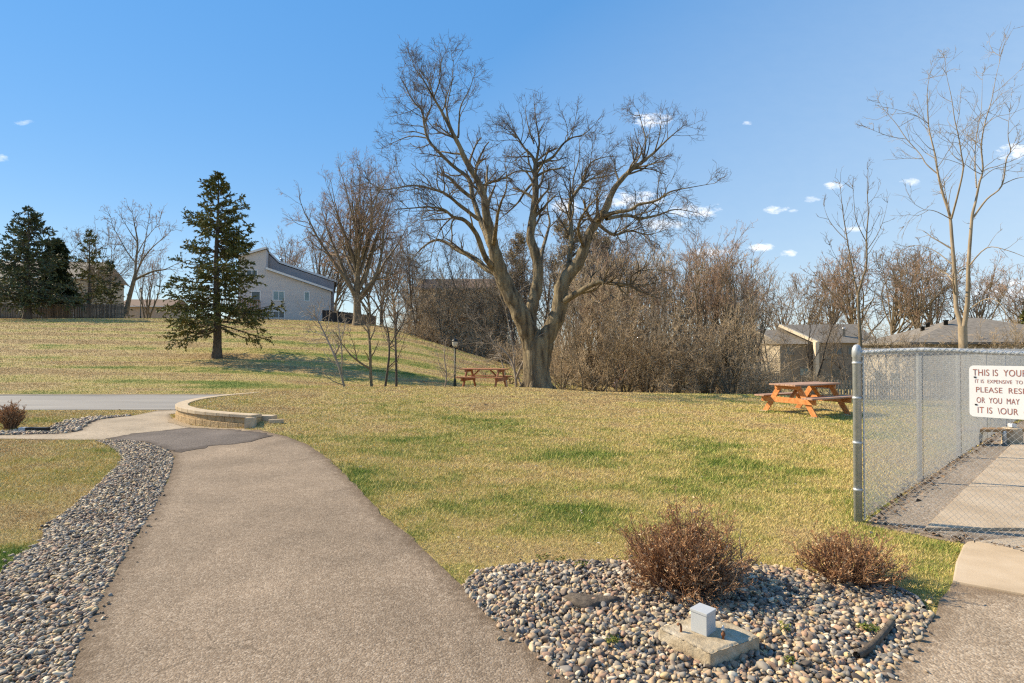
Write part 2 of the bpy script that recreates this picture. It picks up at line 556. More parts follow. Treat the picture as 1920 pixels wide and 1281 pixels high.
MT['darkbark'] = mat('dark_bark', [(0.055, 0.044, 0.036), (0.10, 0.08, 0.062), (0.16, 0.13, 0.10)], scale=4, stretch=(1, 1, 0.3), detail=6, bump=0.8, bscale=12)
MT['needle'] = mat('spruce_needles', [(0.075, 0.09, 0.022), (0.13, 0.135, 0.03), (0.19, 0.18, 0.045), (0.09, 0.105, 0.03), (0.16, 0.15, 0.04), (0.22, 0.185, 0.06)], mode='island', scale=1.2, detail=3, rough=0.75)
MT['bluneedle'] = mat('dark_spruce_needles', [(0.055, 0.075, 0.035), (0.09, 0.11, 0.045), (0.13, 0.135, 0.05), (0.07, 0.09, 0.055)], mode='island', scale=1.0, detail=3, rough=0.75)
MT['arbor'] = mat('dark_conifer_scales', [(0.022, 0.036, 0.014), (0.042, 0.055, 0.02), (0.06, 0.07, 0.022)], mode='island', scale=1.0, detail=3)
MT['brownleaf'] = mat('dry_leaves', [(0.33, 0.24, 0.14), (0.25, 0.19, 0.105), (0.41, 0.31, 0.19), (0.22, 0.19, 0.10)], mode='island', scale=1.0, detail=3)
MT['orangewood'] = mat('orange_stained_wood', [(0.40, 0.145, 0.045), (0.57, 0.225, 0.07), (0.66, 0.31, 0.125)], scale=3, stretch=(1.5, 5, 5), detail=8, rough=0.7, bump=0.2, bscale=40, dist=0.004)
MT['topwood'] = mat('weathered_table_boards', [(0.27, 0.15, 0.10), (0.40, 0.245, 0.165), (0.52, 0.36, 0.27)], scale=2.5, stretch=(.6, 7, 1), detail=6, rough=0.7, bump=0.2, bscale=40, dist=0.004)
MT['redwood'] = mat('red_stained_wood', [(0.28, 0.11, 0.052), (0.37, 0.155, 0.078), (0.45, 0.21, 0.115)], scale=3, detail=6, rough=0.75, bump=0.2, bscale=40, dist=0.004)
MT['block'] = mat('tan_split_block', [(0.33, 0.225, 0.11), (0.44, 0.31, 0.16), (0.53, 0.39, 0.22)], scale=7, detail=8, bump=1.0, bscale=22, coord='World', dist=0.03)
MT['capstone'] = mat('tan_cap_block', [(0.40, 0.31, 0.20), (0.49, 0.39, 0.265), (0.55, 0.455, 0.32)], scale=6, detail=8, bump=0.5, bscale=30, coord='World', dist=0.01)
MT['galv'] = mat('galvanised_steel', [(0.36, 0.385, 0.40), (0.44, 0.465, 0.48), (0.52, 0.54, 0.55)], scale=18, detail=5, rough=0.45, metallic=0.35, spec=0.5)
MT['wire'] = mat('galvanised_wire', [(0.42, 0.43, 0.44), (0.55, 0.56, 0.56)], scale=10, rough=0.45, metallic=0.25, spec=0.5)
MT['signw'] = mat('white_sign_face', [(0.74, 0.745, 0.74), (0.80, 0.80, 0.79)], scale=5, rough=0.45)
MT['signr'] = mat('faded_red_brown_lettering', [(0.30, 0.10, 0.07), (0.38, 0.16, 0.12)], scale=14, rough=0.6)
MT['boxgrey'] = mat('grey_metal_box', [(0.42, 0.44, 0.45), (0.48, 0.50, 0.51)], scale=6, rough=0.45, spec=0.5)
MT['pad'] = mat('rough_concrete', [(0.30, 0.235, 0.15), (0.42, 0.345, 0.235), (0.56, 0.49, 0.38)], scale=9, detail=9, bump=0.8, bscale=70, dist=0.008)
MT['rust'] = mat('rusty_steel', [(0.10, 0.045, 0.025), (0.20, 0.085, 0.04), (0.28, 0.15, 0.08)], scale=30, rough=0.8)
MT['black'] = mat('black_metal', [(0.012, 0.014, 0.013), (0.022, 0.024, 0.022)], scale=5, rough=0.5)
MT['greenpost'] = mat('dark_green_paint', [(0.012, 0.022, 0.016), (0.02, 0.034, 0.025)], scale=5, rough=0.5)
MT['lampglass'] = mat('frosted_lamp_glass', [(0.50, 0.47, 0.40), (0.60, 0.57, 0.5)], scale=4, rough=0.3, spec=0.5)
MT['siding'] = mat('grey_lap_siding', [(0.54, 0.50, 0.475), (0.60, 0.56, 0.53)], scale=.35, detail=2, stretch=(1, 1, 6), coord='Object')
MT['siding2'] = mat('dark_grey_vertical_siding', [(0.32, 0.30, 0.30), (0.37, 0.345, 0.345)], scale=1.2, coord='Object')
MT['beige'] = mat('beige_siding', [(0.36, 0.30, 0.235), (0.43, 0.365, 0.29)], scale=1.0, lap=0.3)
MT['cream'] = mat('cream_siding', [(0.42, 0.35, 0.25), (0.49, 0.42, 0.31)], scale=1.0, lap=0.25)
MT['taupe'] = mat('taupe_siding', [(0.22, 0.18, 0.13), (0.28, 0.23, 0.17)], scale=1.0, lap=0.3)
MT['trim'] = mat('white_trim', [(0.70, 0.69, 0.67), (0.76, 0.75, 0.73)], scale=2)
MT['creamtrim'] = mat('cream_trim', [(0.58, 0.49, 0.36), (0.66, 0.57, 0.43)], scale=2)
MT['shingle'] = mat('grey_shingles', [(0.15, 0.132, 0.108), (0.21, 0.185, 0.152), (0.265, 0.235, 0.195)], scale=3.5, stretch=(1, 1, 3), detail=8, bump=0.5, bscale=20)
MT['brownshingle'] = mat('brown_shingles', [(0.17, 0.115, 0.085), (0.23, 0.16, 0.12)], scale=3.5, detail=8, bump=0.4, bscale=20)
MT['pane'] = mat('window_glass', [(0.035, 0.05, 0.06), (0.06, 0.085, 0.095)], scale=0.8, rough=0.08, spec=0.6)
MT['curtain'] = mat('blinds_behind_glass', [(0.16, 0.24, 0.25), (0.24, 0.34, 0.34)], scale=0.8, rough=0.15, spec=0.6)
MT['fencewood'] = mat('weathered_fence_boards', [(0.115, 0.088, 0.068), (0.16, 0.125, 0.096), (0.21, 0.165, 0.125)], mode='island', scale=3, stretch=(1, 1, 0.2))
MT['darkfence'] = mat('dark_stained_fence', [(0.035, 0.03, 0.028), (0.055, 0.048, 0.044)], mode='island', scale=3)
MT['picket'] = mat('cream_pickets', [(0.42, 0.33, 0.225), (0.49, 0.395, 0.28), (0.36, 0.28, 0.19)], mode='island', scale=3)
MT['deckwood'] = mat('brown_deck_wood', [(0.21, 0.13, 0.08), (0.29, 0.185, 0.12)], scale=3)
MT['spirea'] = mat('rust_brown_shrub_twigs', [(0.33, 0.165, 0.075), (0.48, 0.265, 0.13), (0.24, 0.125, 0.065), (0.58, 0.37, 0.21), (0.40, 0.21, 0.10)], mode='island', scale=6, detail=3)
MT['shrubleaf'] = mat('dry_shrub_tips', [(0.46, 0.25, 0.11), (0.56, 0.36, 0.19), (0.34, 0.17, 0.075), (0.62, 0.45, 0.27)], mode='island', scale=6, detail=3)
MT['spireadark'] = mat('dark_shrub_stems', [(0.13, 0.07, 0.042), (0.21, 0.115, 0.065), (0.29, 0.17, 0.10)], mode='island', scale=6, detail=3)
MT['moss'] = mat('moss_clumps', [(0.12, 0.14, 0.02), (0.2, 0.2, 0.04), (0.09, 0.13, 0.025)], mode='island', scale=20)
MT['fabric'] = mat('exposed_landscape_fabric', [(0.055, 0.045, 0.035), (0.12, 0.095, 0.07), (0.17, 0.14, 0.105)], scale=16, detail=8, bump=0.6, bscale=50)
MT['edging'] = mat('grey_edging', [(0.16, 0.155, 0.15), (0.26, 0.25, 0.235)], scale=10)
MT['orange'] = mat('bright_orange_plastic', [(0.72, 0.20, 0.01), (0.80, 0.27, 0.02)], scale=4, rough=0.5)
MT['violet'] = mat('dull_violet_tube', [(0.14, 0.10, 0.20), (0.2, 0.16, 0.28)], scale=4, rough=0.5)
MT['oldwood'] = mat('old_orange_brown_plank', [(0.24, 0.135, 0.06), (0.34, 0.21, 0.10), (0.42, 0.28, 0.15)], scale=7, detail=6, bump=0.4)

# ------------------------------------------------------------------ terrain
PXC = [-900, 0, 300, 410, 520, 620, 720, 790, 860, 920, 1000, 1100, 1300, 1450, 1600, 2000, 2900]
DN = [0, 8, 10, 12, 14, 16, 18, 19.5, 21, 23, 25, 28, 30, 34, 40, 45, 52, 60, 75, 100, 170]
LEFT = [0, 0, 0, 0, -.03, -.11, -.15, -.15, -.15, -.12, .10, .50, .75, 1.18, 2.3, 3.1, 4.1, 4.95, 4.9, 4.5, 3.5]
MID0 = [0, 0, .03, .10, .20, .30, .40, .40, .28, .14]
PROF_IN = [
    LEFT, LEFT,
    [0, 0, .1, .27, .28, .29, .30, .28, -.02, -.1, .08, .45, .7, 1.16, 2.3, 3.1, 4.1, 4.95, 4.9, 4.5, 3.5],
    [0, 0, .1, .27, .28, .29, .30, .30, .02, -.1, .06, .42, .7, 1.16, 2.3, 3.1, 4.1, 4.95, 4.9, 4.5, 3.5],
    [0, 0, .04, .11, .20, .28, .33, .33, .12, -.05, .02, .38, .65, 1.14, 2.25, 3.05, 4.05, 4.85, 4.8, 4.4, 3.5],
    MID0 + [-.05, .10, .45, 1.0, 2.05, 2.85, 3.85, 4.65, 4.5, 4.2, 3.3],
    MID0 + [-.05, .0, .3, .85, 2.0, 2.9, 4.0, 3.7, 3.2, 3.0, 2.8],
    MID0 + [-.05, -.1, .1, .6, 1.7, 2.5, 2.65, 2.4, 2.2, 2.0, 2.0],
    MID0 + [-.05, -.2, -.15, .2, .95, 1.6, 1.5, 1.4, 1.2, 1.2, 1.2],
    MID0 + [-.05, -.22, -.25, -.05, .4, .85, .7, .5, .4, .3, .3],
    [0, 0, .03, .10, .20, .28, .36, .37, .26, .14, .02, -.25, -.28, -.25, 0, 0, -.1, -.2, -.3, -.5, -.5],
    [0, 0, .02, .06, .12, .20, .30, .24, .10, -.10, -.3, -.5, -.6, -.6, -.6, -.7, -.8, -.8, -1, -1.2, -1.2],
    [0, 0, .01, .04, .08, .14, .19, .15, .03, -.20, -.45, -.8, -.9, -1.0, -1.2, -1.5, -1.8, -2, -2.4, -2.8, -3],
    [0, 0, .01, .03, .05, .10, .14, .11, -.0, -.25, -.5, -.85, -1, -1.15, -1.5, -1.8, -2.2, -2.6, -3.0, -3.5, -4],
    [0, 0, 0, .01, .02, .03, .02, -.06, -.18, -.45, -.7, -1.05, -1.2, -1.4, -1.8, -2.1, -2.4, -2.8, -3.2, -3.5, -4],
    [0, 0, 0, .01, .02, .03, .02, -.06, -.18, -.45, -.7, -1.05, -1.2, -1.4, -1.8, -2.1, -2.4, -2.8, -3.2, -3.5, -4],
    [0, 0, 0, .01, .02, .03, .02, -.06, -.18, -.45, -.7, -1.05, -1.2, -1.4, -1.8, -2.1, -2.4, -2.8, -3.2, -3.5, -4]]
PROF_OUT = [list(p) for p in PROF_IN]
for i in (2, 3, 4):
    for k in range(9):
        PROF_OUT[i][k] = LEFT[k] if (i < 4 or k > 3) else PROF_IN[i][k]
GP = np.arange(-900, 2901, 20.0)
GD = np.arange(0, 170.01, 0.25)


def _table(prof):
    a = np.array([np.interp(GD, DN, p) for p in prof])
    b = np.array([np.interp(GP, PXC, a[:, j]) for j in range(len(GD))]).T
    for ax, w in ((0, 5), (1, 5)):
        k = np.hanning(w + 2)[1:-1]; k /= k.sum()
        pad = [(0, 0), (0, 0)]; pad[ax] = (w // 2, w // 2)
        c = np.pad(b, pad, mode='edge')
        b = sum(k[i] * (c[i:i + b.shape[0]] if ax == 0 else c[:, i:i + b.shape[1]]) for i in range(w))
    return b


T_IN, T_OUT = _table(PROF_IN), _table(PROF_OUT)


def _bil(T, px, d):
    a = np.clip((px - GP[0]) / 20.0, 0, len(GP) - 1.001); b = np.clip(d / 0.25, 0, len(GD) - 1.001)
    i, j = a.astype(int), b.astype(int)
    fa, fb = a - i, b - j
    return (T[i, j] * (1 - fa) + T[i + 1, j] * fa) * (1 - fb) + (T[i, j + 1] * (1 - fa) + T[i + 1, j + 1] * fa) * fb


def in_poly(x, y, poly):
    x, y = np.asarray(x, float), np.asarray(y, float)
    c = np.zeros(x.shape, bool)
    n = len(poly)
    for i in range(n):
        x0, y0 = poly[i]; x1, y1 = poly[i - 1]
        if y0 == y1: continue
        c ^= ((y0 > y) != (y1 > y)) & (x < (x1 - x0) * (y - y0) / (y1 - y0) + x0)
    return c


def d_poly(x, y, poly, closed=True):
    d = np.full(np.shape(x), 1e9)
    n = len(poly)
    for i in range(0 if closed else 1, n):
        ax, ay = poly[i - 1]; bx, by = poly[i]
        vx, vy = bx - ax, by - ay
        t = np.clip(((x - ax) * vx + (y - ay) * vy) / (vx * vx + vy * vy + 1e-12), 0, 1)
        d = np.minimum(d, np.hypot(x - ax - t * vx, y - ay - t * vy))
    return d


def smooth_curve(pts, n):
    """Catmull-Rom through pts"""
    p = np.array([pts[0]] + list(pts) + [pts[-1]], float)
    out = []
    for i in range(1, len(p) - 2):
        for t in np.linspace(0, 1, n, endpoint=False):
            out.append(0.5 * ((2 * p[i]) + (-p[i - 1] + p[i + 1]) * t + (2 * p[i - 1] - 5 * p[i] + 4 * p[i + 1] - p[i + 2]) * t * t + (-p[i - 1] + 3 * p[i] - 3 * p[i + 1] + p[i + 2]) * t ** 3))
    out.append(p[-2])
    return np.array(out)


WALL = smooth_curve([(-5.45, 11.95), (-6.25, 12.3), (-7.4, 13.05), (-8.45, 14.3), (-8.92, 15.9), (-8.75, 17.4), (-8.1, 18.6)], 12)   # outer face in plan
INNER = [tuple(p) for p in WALL] + [(-7.0, 20.3), (-3, 21.5), (6, 21.5), (6, 6), (-2.6, 9.0), (-4.3, 11.0)]


def ground(x, y):
    x = np.asarray(x, float); y = np.asarray(y, float)
    px = 960 + 1066.7 * x / np.maximum(y, 2.0)
    d = np.maximum(y, 0)
    zo = _bil(T_OUT, px, d)
    near = (y > 7) & (y < 23) & (px < 700)
    z = zo.copy() if isinstance(zo, np.ndarray) else np.array(zo)
    if np.any(near):
        zi = _bil(T_IN, px, d)
        ins = in_poly(x, y, INNER)
        sd = d_poly(x, y, INNER) * np.where(ins, 1, -1)
        m = np.clip((sd - 0.08) / 0.12, 0, 1)
        z = np.where(near, zo * (1 - m) + zi * m, zo)
    return z + 0.012 * (fbm(x * 0.9, y * 0.9) - 0.5) * np.clip((y - 6) / 4, 0, 1)


def gz(x, y):
    return float(ground(np.array([x]), np.array([y]))[0])


def P2(lst, z=0.0):
    return [gnd(px, py, z) for px, py in lst]


# ---- plans of the paved and planted areas
PATH_L = [(-1.15, 0.6)] + P2([(128, 1281), (149, 1209), (178, 1147), (214, 1075), (247, 1016), (285, 962), (312, 906), (322, 880), (326, 858), (318, 848), (300, 839), (269, 830), (235, 825)])
PATH_R = [(1.5, 0.6)] + P2([(1067, 1281), (1027, 1247), (1003, 1226), (980, 1207), (948, 1180), (898, 1145), (869, 1101), (838, 1076), (770, 1010), (715, 965), (675, 920), (640, 885), (610, 858), (575, 838), (540, 826), (505, 818), (484, 812)])
PATCH = P2([(198, 825), (250, 814), (312, 808), (350, 803), (378, 803), (422, 807), (459, 812), (487, 817), (508, 824), (470, 833), (430, 836), (390, 839), (385, 842), (337, 850), (318, 847), (300, 839), (269, 830)])
SIDEWALK = [(-16, 12.2)] + P2([(-300, 828), (0, 824), (156, 826), (235, 825), (312, 822), (420, 815), (470, 812), (445, 807), (400, 802), (370, 799), (345, 792), (322, 783), (318, 772)]) + [(-9.6, 17.05), (-10.6, 17.1)] + P2([(245, 775), (187, 785), (169, 792), (150, 808), (125, 813), (0, 817), (-300, 821)]) + [(-16, 13.0)]
STRIP_OUT = [(-3.2, 0.6), (-3.7, 2.6)] + P2([(0, 1078), (18, 1063), (30, 1043), (56, 1031), (77, 1016), (86, 986), (134, 953), (166, 927), (200, 895), (228, 864), (225, 852), (203, 836), (180, 827)])
STRIP = STRIP_OUT + PATH_L[::-1]
BED_TOP = P2([(869, 1101), (892, 1072), (948, 1063), (1015, 1057), (1073, 1054), (1158, 1053), (1280, 1055), (1395, 1060), (1447, 1063), (1497, 1072), (1580, 1085), (1652, 1102), (1690, 1112), (1719, 1127), (1733, 1145), (1752, 1153)])
BED_R = P2([(1752, 1153), (1739, 1182), (1704, 1212), (1681, 1247), (1657, 1281)])
BED = BED_TOP + BED_R[1:] + [(2.0, 1.9), (1.5, 1.2)] + PATH_R[1:8][:6]
FAR_STRIP = [(-15, 13.35)] + P2([(0, 810), (40, 806), (91, 805), (103, 795), (131, 786), (175, 778), (240, 773)]) + P2([(245, 775), (187, 785), (169, 792), (150, 808), (125, 813), (0, 817)]) + [(-15, 12.95)]
AGG = [(2.0, 1.9), (1.5, 1.2), (1.5, 0.6), (6, 0.6), (8, 2.6)] + [gnd(2300, 1185)] + P2([(1920, 1121), (1786, 1096), (1762, 1128), (1752, 1153)]) + BED_R[1:]
SLAB2 = [gnd(2300, 1185)] + P2([(1920, 1121), (1786, 1096), (1792, 1060), (1806, 1028), (1815, 1021)]) + P2([(1920, 1012)]) + [gnd(2300, 1025)]
COURT = P2([(1734, 996), (1899, 834)]) + [(16.5, 10.25), (16.5, 5.2)] + P2([(1920, 1006)])
BORDER = P2([(1620, 985), (1722, 908), (1791, 861), (1847, 826), (1880, 804)]) + [(13, 14.2), (16, 14.2), (16, 4.6)] + P2([(1920, 1012), (1815, 1021), (1790, 1018)])
PAVED = [PATH_L + PATH_R[::-1], PATCH, SIDEWALK, STRIP, BED, FAR_STRIP, AGG, SLAB2, COURT, BORDER]

# ---- ground sheet
px_cols = np.concatenate([np.arange(-3400, -900, 125), np.arange(-900, -100, 24), np.arange(-100, 2020, 7), np.arange(2020, 2900, 24), np.arange(2900, 5400, 125)])
dr = np.concatenate([np.geomspace(0.5, 9, 110)[:-1], np.arange(9, 24, 0.09), np.geomspace(24, 75, 150)[:-1], np.geomspace(75, 1500, 40)])
PX, DR = np.meshgrid(px_cols, dr, indexing='ij')
GX = (PX - 960) / 1066.7 * np.maximum(DR, 2.0)
GY = DR
GZ = ground(GX.ravel(), GY.ravel()).reshape(GX.shape)
nI, nJ = GX.shape
ii = np.arange(nI * nJ).reshape(nI, nJ)
GQ = np.stack([ii[:-1, :-1], ii[1:, :-1], ii[1:, 1:], ii[:-1, 1:]], -1).reshape(-1, 4)
me = mesh_np('ground', np.stack([GX, GY, GZ], -1), GQ, smooth=True)


def greenness(x, y):
    g = 0.45 + 1.25 * (fbm(x * 0.33 + 3.1, y * 0.4, 5) - 0.5) + np.where(y > 22, .75 * (fbm(x * .28, y * 1.7 + 9, 5) - 0.5) - .16, .9 * (fbm(x * 1.5, y * 2.3 + 9, 5) - 0.5))
    bumps = [(1.2, 8.6, 2.6, 1.2, .08), (3.2, 6.6, 2.4, 1.5, .22), (4.3, 5.0, 1.2, .8, .60), (-4.15, 4.62, .62, .36, .95), (.6, 6.2, 1.1, .7, .22), (-1.6, 7.6, 1.2, 1.0, .22),
             (-.9, 5.3, .45, .5, .3), (-.2, 5.0, .9, .5, -.35), (5, 17, 9, 3, -.12), (-2, 17.5, 7, 2.5, -.2), (7.5, 14.5, 2.2, 1.4, .30), (2.0, 15.0, 3, 1.5, .12),
             (-16, 24.2, 14, 1.6, .40), (-6.5, 8.8, 2.6, 2.2, -.22), (-4.9, 6.6, .8, 1.0, -.32), (-12, 36, 6, 3, .22), (-6, 31, 5, 3, .18), (-25, 52, 30, 6, -.10),
             (1.2, 12, 1.5, 1.1, .1), (3.9, 8.8, 1.6, 1.3, .12)]
    for (a, b, sx, sy, v) in bumps:
        g = g + v * np.exp(-((x - a) / sx) ** 2 - ((y - b) / sy) ** 2)
    far = np.clip((y - 22.5) / 2, 0, 1)
    stripe = np.sin((y + 0.12 * x + 1.2 * fbm(x * .06, y * .06)) * 2 * math.pi / 3.4)
    left = np.clip((4 - x) / 6, 0, 1)
    g = g + far * left * (0.34 * stripe - 0.02 + .12 * np.sin(y * 4.6 + 2 * fbm(x * .1, y * .2)))
    # dry needles and bare earth round the spruce
    g = g - 0.45 * np.exp(-((x + 16.9) / 2.6) ** 2 - ((y - 33.4) / 1.6) ** 2)
    return g


fattr(me, 'green', greenness(GX.ravel(), GY.ravel()))
tag(link('ground', me, None, MT['ground']), kind='structure')


def sheet(name, poly, dz, m, sp=0.5, kind='structure', wob=0.0, rag=0.0):
    """flat area following the terrain"""
    pts = []
    n = len(poly)
    for i in range(n):
        a = np.array(poly[i]); b = np.array(poly[(i + 1) % n])
        k = max(1, int(np.linalg.norm(b - a) / (0.12 if np.hypot(*a) < 16 else .4)))
        for j in range(k):
            pts.append(a + (b - a) * j / k)
    pts = np.array(pts)
    if rag:
        pts = pts + np.stack([fbm(pts[:, 0] * 7, pts[:, 1] * 7) - .5, fbm(pts[:, 0] * 7 + 40, pts[:, 1] * 7) - .5], 1) * rag * 2
    mn, mx = pts.min(0), pts.max(0)
    gx, gy = np.meshgrid(np.arange(mn[0], mx[0], sp), np.arange(mn[1], mx[1], sp))
    gx, gy = gx.ravel() + rng.uniform(-.02, .02, gx.size), gy.ravel() + rng.uniform(-.02, .02, gx.size)
    lp = [tuple(p) for p in pts]
    ok = in_poly(gx, gy, lp) & (d_poly(gx, gy, lp) > 0.08)
    allp = [Vector(p) for p in lp] + [Vector((a, b)) for a, b in zip(gx[ok], gy[ok])]
    ne = len(lp)
    vo, _, fo, *_ = geometry.delaunay_2d_cdt(allp, [], [list(range(ne))], 1, 1e-5)
    V = np.array([(v.x, v.y, 0) for v in vo])
    V[:, 2] = ground(V[:, 0], V[:, 1]) + dz
    if wob:
        V[:, 2] += wob * (fbm(V[:, 0] * 1.3, V[:, 1] * 1.3) - 0.5)
    T = np.array([f for f in fo if len(f) == 3])
    A = V[T[:, 1]] - V[T[:, 0]]; B = V[T[:, 2]] - V[T[:, 0]]
    flip = np.cross(A, B)[:, 2] < 0
    T[flip] = T[flip][:, ::-1]
    me = mesh_np(name, V, None, T, smooth=True)
    fattr(me, 'edge', d_poly(V[:, 0], V[:, 1], lp))
    return tag(link(name, me, None, m), kind=kind)


sheet('asphalt_path', PATH_L + PATH_R[::-1], 0.011, MT['path'], rag=.04)
sheet('sidewalk', SIDEWALK, 0.008, MT['walk'], rag=.03)
sheet('path_patch', PATCH, 0.0165, MT['patch'], rag=.13)
ROADP = [(-60, 17.2), (-14, 17.15), (-10.2, 17.2), (-9.3, 17.8), (-8.3, 19.0), (-6, 20.8), (-4, 22.4), (-60, 22.4)]
PAVED.append(ROADP)
sheet('road', ROADP, 0.012, MT['road'], sp=.45)
kb = Box()
for i in range(46):
    x0, x1 = -60 + i * 1.25, -60 + (i + 1) * 1.25 - 0.012
    kb.box(x0, x1, 22.4, 22.58, -.3, -.075)
tag(kb.build('kerb', MT['concrete'], None, bevel=.012), kind='structure')
sheet('gravel_strip_soil', STRIP, 0.006, MT['soil'], wob=.02)
sheet('gravel_bed_soil', BED, 0.006, MT['soil'], wob=.02)
sheet('far_gravel_soil', FAR_STRIP, 0.006, MT['soil'])
MT['agg'] = asphalt('pale_aggregate', (0.37, 0.285, 0.195), [(0.12, 0.09, 0.07), (0.30, 0.23, 0.165), (0.40, 0.32, 0.235), (0.62, 0.54, 0.43)], s=80)
sheet('aggregate_walk', AGG, 0.010, MT['agg'], rag=.02)
sheet('court_border', BORDER, 0.004, MT['fines'], rag=.04)
sheet('wall_foot_gravel', P2([(318, 786), (327, 781), (345, 792), (370, 799), (400, 803), (440, 808), (470, 811), (465, 815), (420, 811), (380, 808), (345, 800), (322, 792)]), 0.014, MT['sand'], rag=.1)


def slab(name, poly, z0, z1, m, bev=.012):
    b = Box()
    n = len(poly)
    A = sum(poly[i][0] * poly[(i + 1) % n][1] - poly[(i + 1) % n][0] * poly[i][1] for i in range(n))
    if A < 0: poly = poly[::-1]
    v = [(x, y, z0) for x, y in poly] + [(x, y, z1) for x, y in poly]
    f = [tuple(range(n))[::-1], tuple(range(n, 2 * n))] + [(i, (i + 1) % n, n + (i + 1) % n, n + i) for i in range(n)]
    b.add(v, f)
    return tag(b.build(name, m, None, bevel=bev), kind='structure')


slab('concrete_walk', SLAB2, -.08, .028, MT['concrete'])
# court slab poured in bays with saw joints
(ax, ay), (bx, by) = COURT[0], COURT[1]
ys = [ay, 6.92, 8.52, by]
fx = lambda y: ax + (bx - ax) * (y - ay) / (by - ay)
for k in range(3):
    y0, y1 = ys[k] + (.008 if k else 0), ys[k + 1] - .008
    slab('court_slab', [(fx(y0), y0), (16.5, y0 - (.1 if k == 0 else 0)), (16.5, y1), (fx(y1), y1)], -.08, .034, MT['concrete'], bev=.008)

# ------------------------------------------------------------------ river stones
bm = bmesh.new(); bmesh.ops.create_icosphere(bm, subdivisions=2, radius=1.0)
ICO_V = np.array([v.co[:] for v in bm.verts]); ICO_F = np.array([[v.index for v in f.verts] for f in bm.faces]); bm.free()
bm = bmesh.new(); bmesh.ops.create_icosphere(bm, subdivisions=1, radius=1.0)
ICO1_V = np.array([v.co[:] for v in bm.verts]); ICO1_F = np.array([[v.index for v in f.verts] for f in bm.faces]); bm.free()
VAR2, VAR1 = [], []
for k in range(14):
    dirs = unit(rng.normal(0, 1, (7, 3))); am = rng.uniform(-.3, .3, 7); cuts = unit(rng.normal(0, 1, (6, 3))); lims = rng.uniform(.5, .85, 6)
    for src, dst in ((ICO_V, VAR2), (ICO1_V, VAR1)):
        s = 1 + (am[None] * np.maximum(0, src @ dirs.T) ** 2).sum(1)
        v = src * s[:, None]
        for c_, lim in zip(cuts, lims):
            ex_ = np.maximum(0, v @ c_ - lim)
            v = v - ex_[:, None] * c_[None] * .85
        dst.append(v)


def rot_mats(n, tilt):
    a = rng.uniform(0, 2 * math.pi, n); b = rng.normal(0, tilt, n); c = rng.normal(0, tilt, n)
    ca, sa, cb, sb, cc, sc_ = np.cos(a), np.sin(a), np.cos(b), np.sin(b), np.cos(c), np.sin(c)
    z, o = np.zeros(n), np.ones(n)
    Rz = np.stack([ca, -sa, z, sa, ca, z, z, z, o], -1).reshape(n, 3, 3)
    Rx = np.stack([o, z, z, z, cb, -sb, z, sb, cb], -1).reshape(n, 3, 3)
    Ry = np.stack([cc, z, sc_, z, o, z, -sc_, z, cc], -1).reshape(n, 3, 3)
    return Rz @ Rx @ Ry


def stones(name, poly, label, size, pitch, layers=2, hi=True, avoid=(), extra=None, maxd=99, mind=0):
    mn, mx = np.min(poly, 0), np.max(poly, 0)
    P, S = [], []
    for L in range(layers):
        gx, gy = np.meshgrid(np.arange(mn[0], mx[0], pitch), np.arange(mn[1], mx[1], pitch))
        gx = gx.ravel() + rng.uniform(-.55, .55, gx.size) * pitch; gy = gy.ravel() + rng.uniform(-.55, .55, gy.size) * pitch
        ok = in_poly(gx, gy, poly) & (gy < maxd)
        for av in avoid: ok &= ~in_poly(gx, gy, av)
        if L: ok &= rng.random(len(gx)) < 0.45
        ok &= (fbm(gx * 2.6 + 5, gy * 2.6) > .19) & (gy >= mind)
        gx, gy = gx[ok], gy[ok]
        s = size * np.clip(rng.lognormal(0, .36, len(gx)), .4, 2.0)
        edge = np.clip(d_poly(gx, gy, poly) / 0.18, 0.15, 1)
        z = ground(gx, gy) + 0.004 + s * .14 + L * size * .40 * edge
        P.append(np.stack([gx, gy, z], -1)); S.append(s)
    if extra is not None:
        gx, gy = extra[:, 0], extra[:, 1]
        s = size * np.clip(rng.lognormal(-.2, .3, len(gx)), .4, 1.5)
        P.append(np.stack([gx, gy, ground(gx, gy) + .012 + s * .25], -1)); S.append(s)
    P, S = np.concatenate(P), np.concatenate(S)
    n = len(P)
    base, FF = (VAR2, ICO_F) if hi else (VAR1, ICO1_F)
    k = rng.integers(0, len(base), n)
    B = np.stack(base)[k]
    sc = np.stack([S * rng.uniform(.8, 1.25, n), S * rng.uniform(.65, 1.0, n), S * rng.uniform(.45, .75, n)], -1) * .5
    Rm = rot_mats(n, .35)
    V = np.einsum('nij,nvj->nvi', Rm, B * sc[:, None]) + P[:, None]
    T = (FF[None] + (np.arange(n) * B.shape[1])[:, None, None]).reshape(-1, 3)
    o = link(name, mesh_np(name, V, None, T, smooth=True), None, MT['stone'])
    return tag(o, label, 'gravel', kind='stuff')


PADC = [(x, y) for x, y in [gnd(a, b, .10) for a, b in [(1234, 1176), (1333, 1224), (1424, 1192), (1374, 1167), (1292, 1157)]]]
def stray(line, n, sd):
    a = np.array(line); k = rng.integers(0, len(a) - 1, n); f = rng.random(n)[:, None]
    p = a[k] * (1 - f) + a[k + 1] * f
    return p + rng.normal(0, sd, (n, 2))


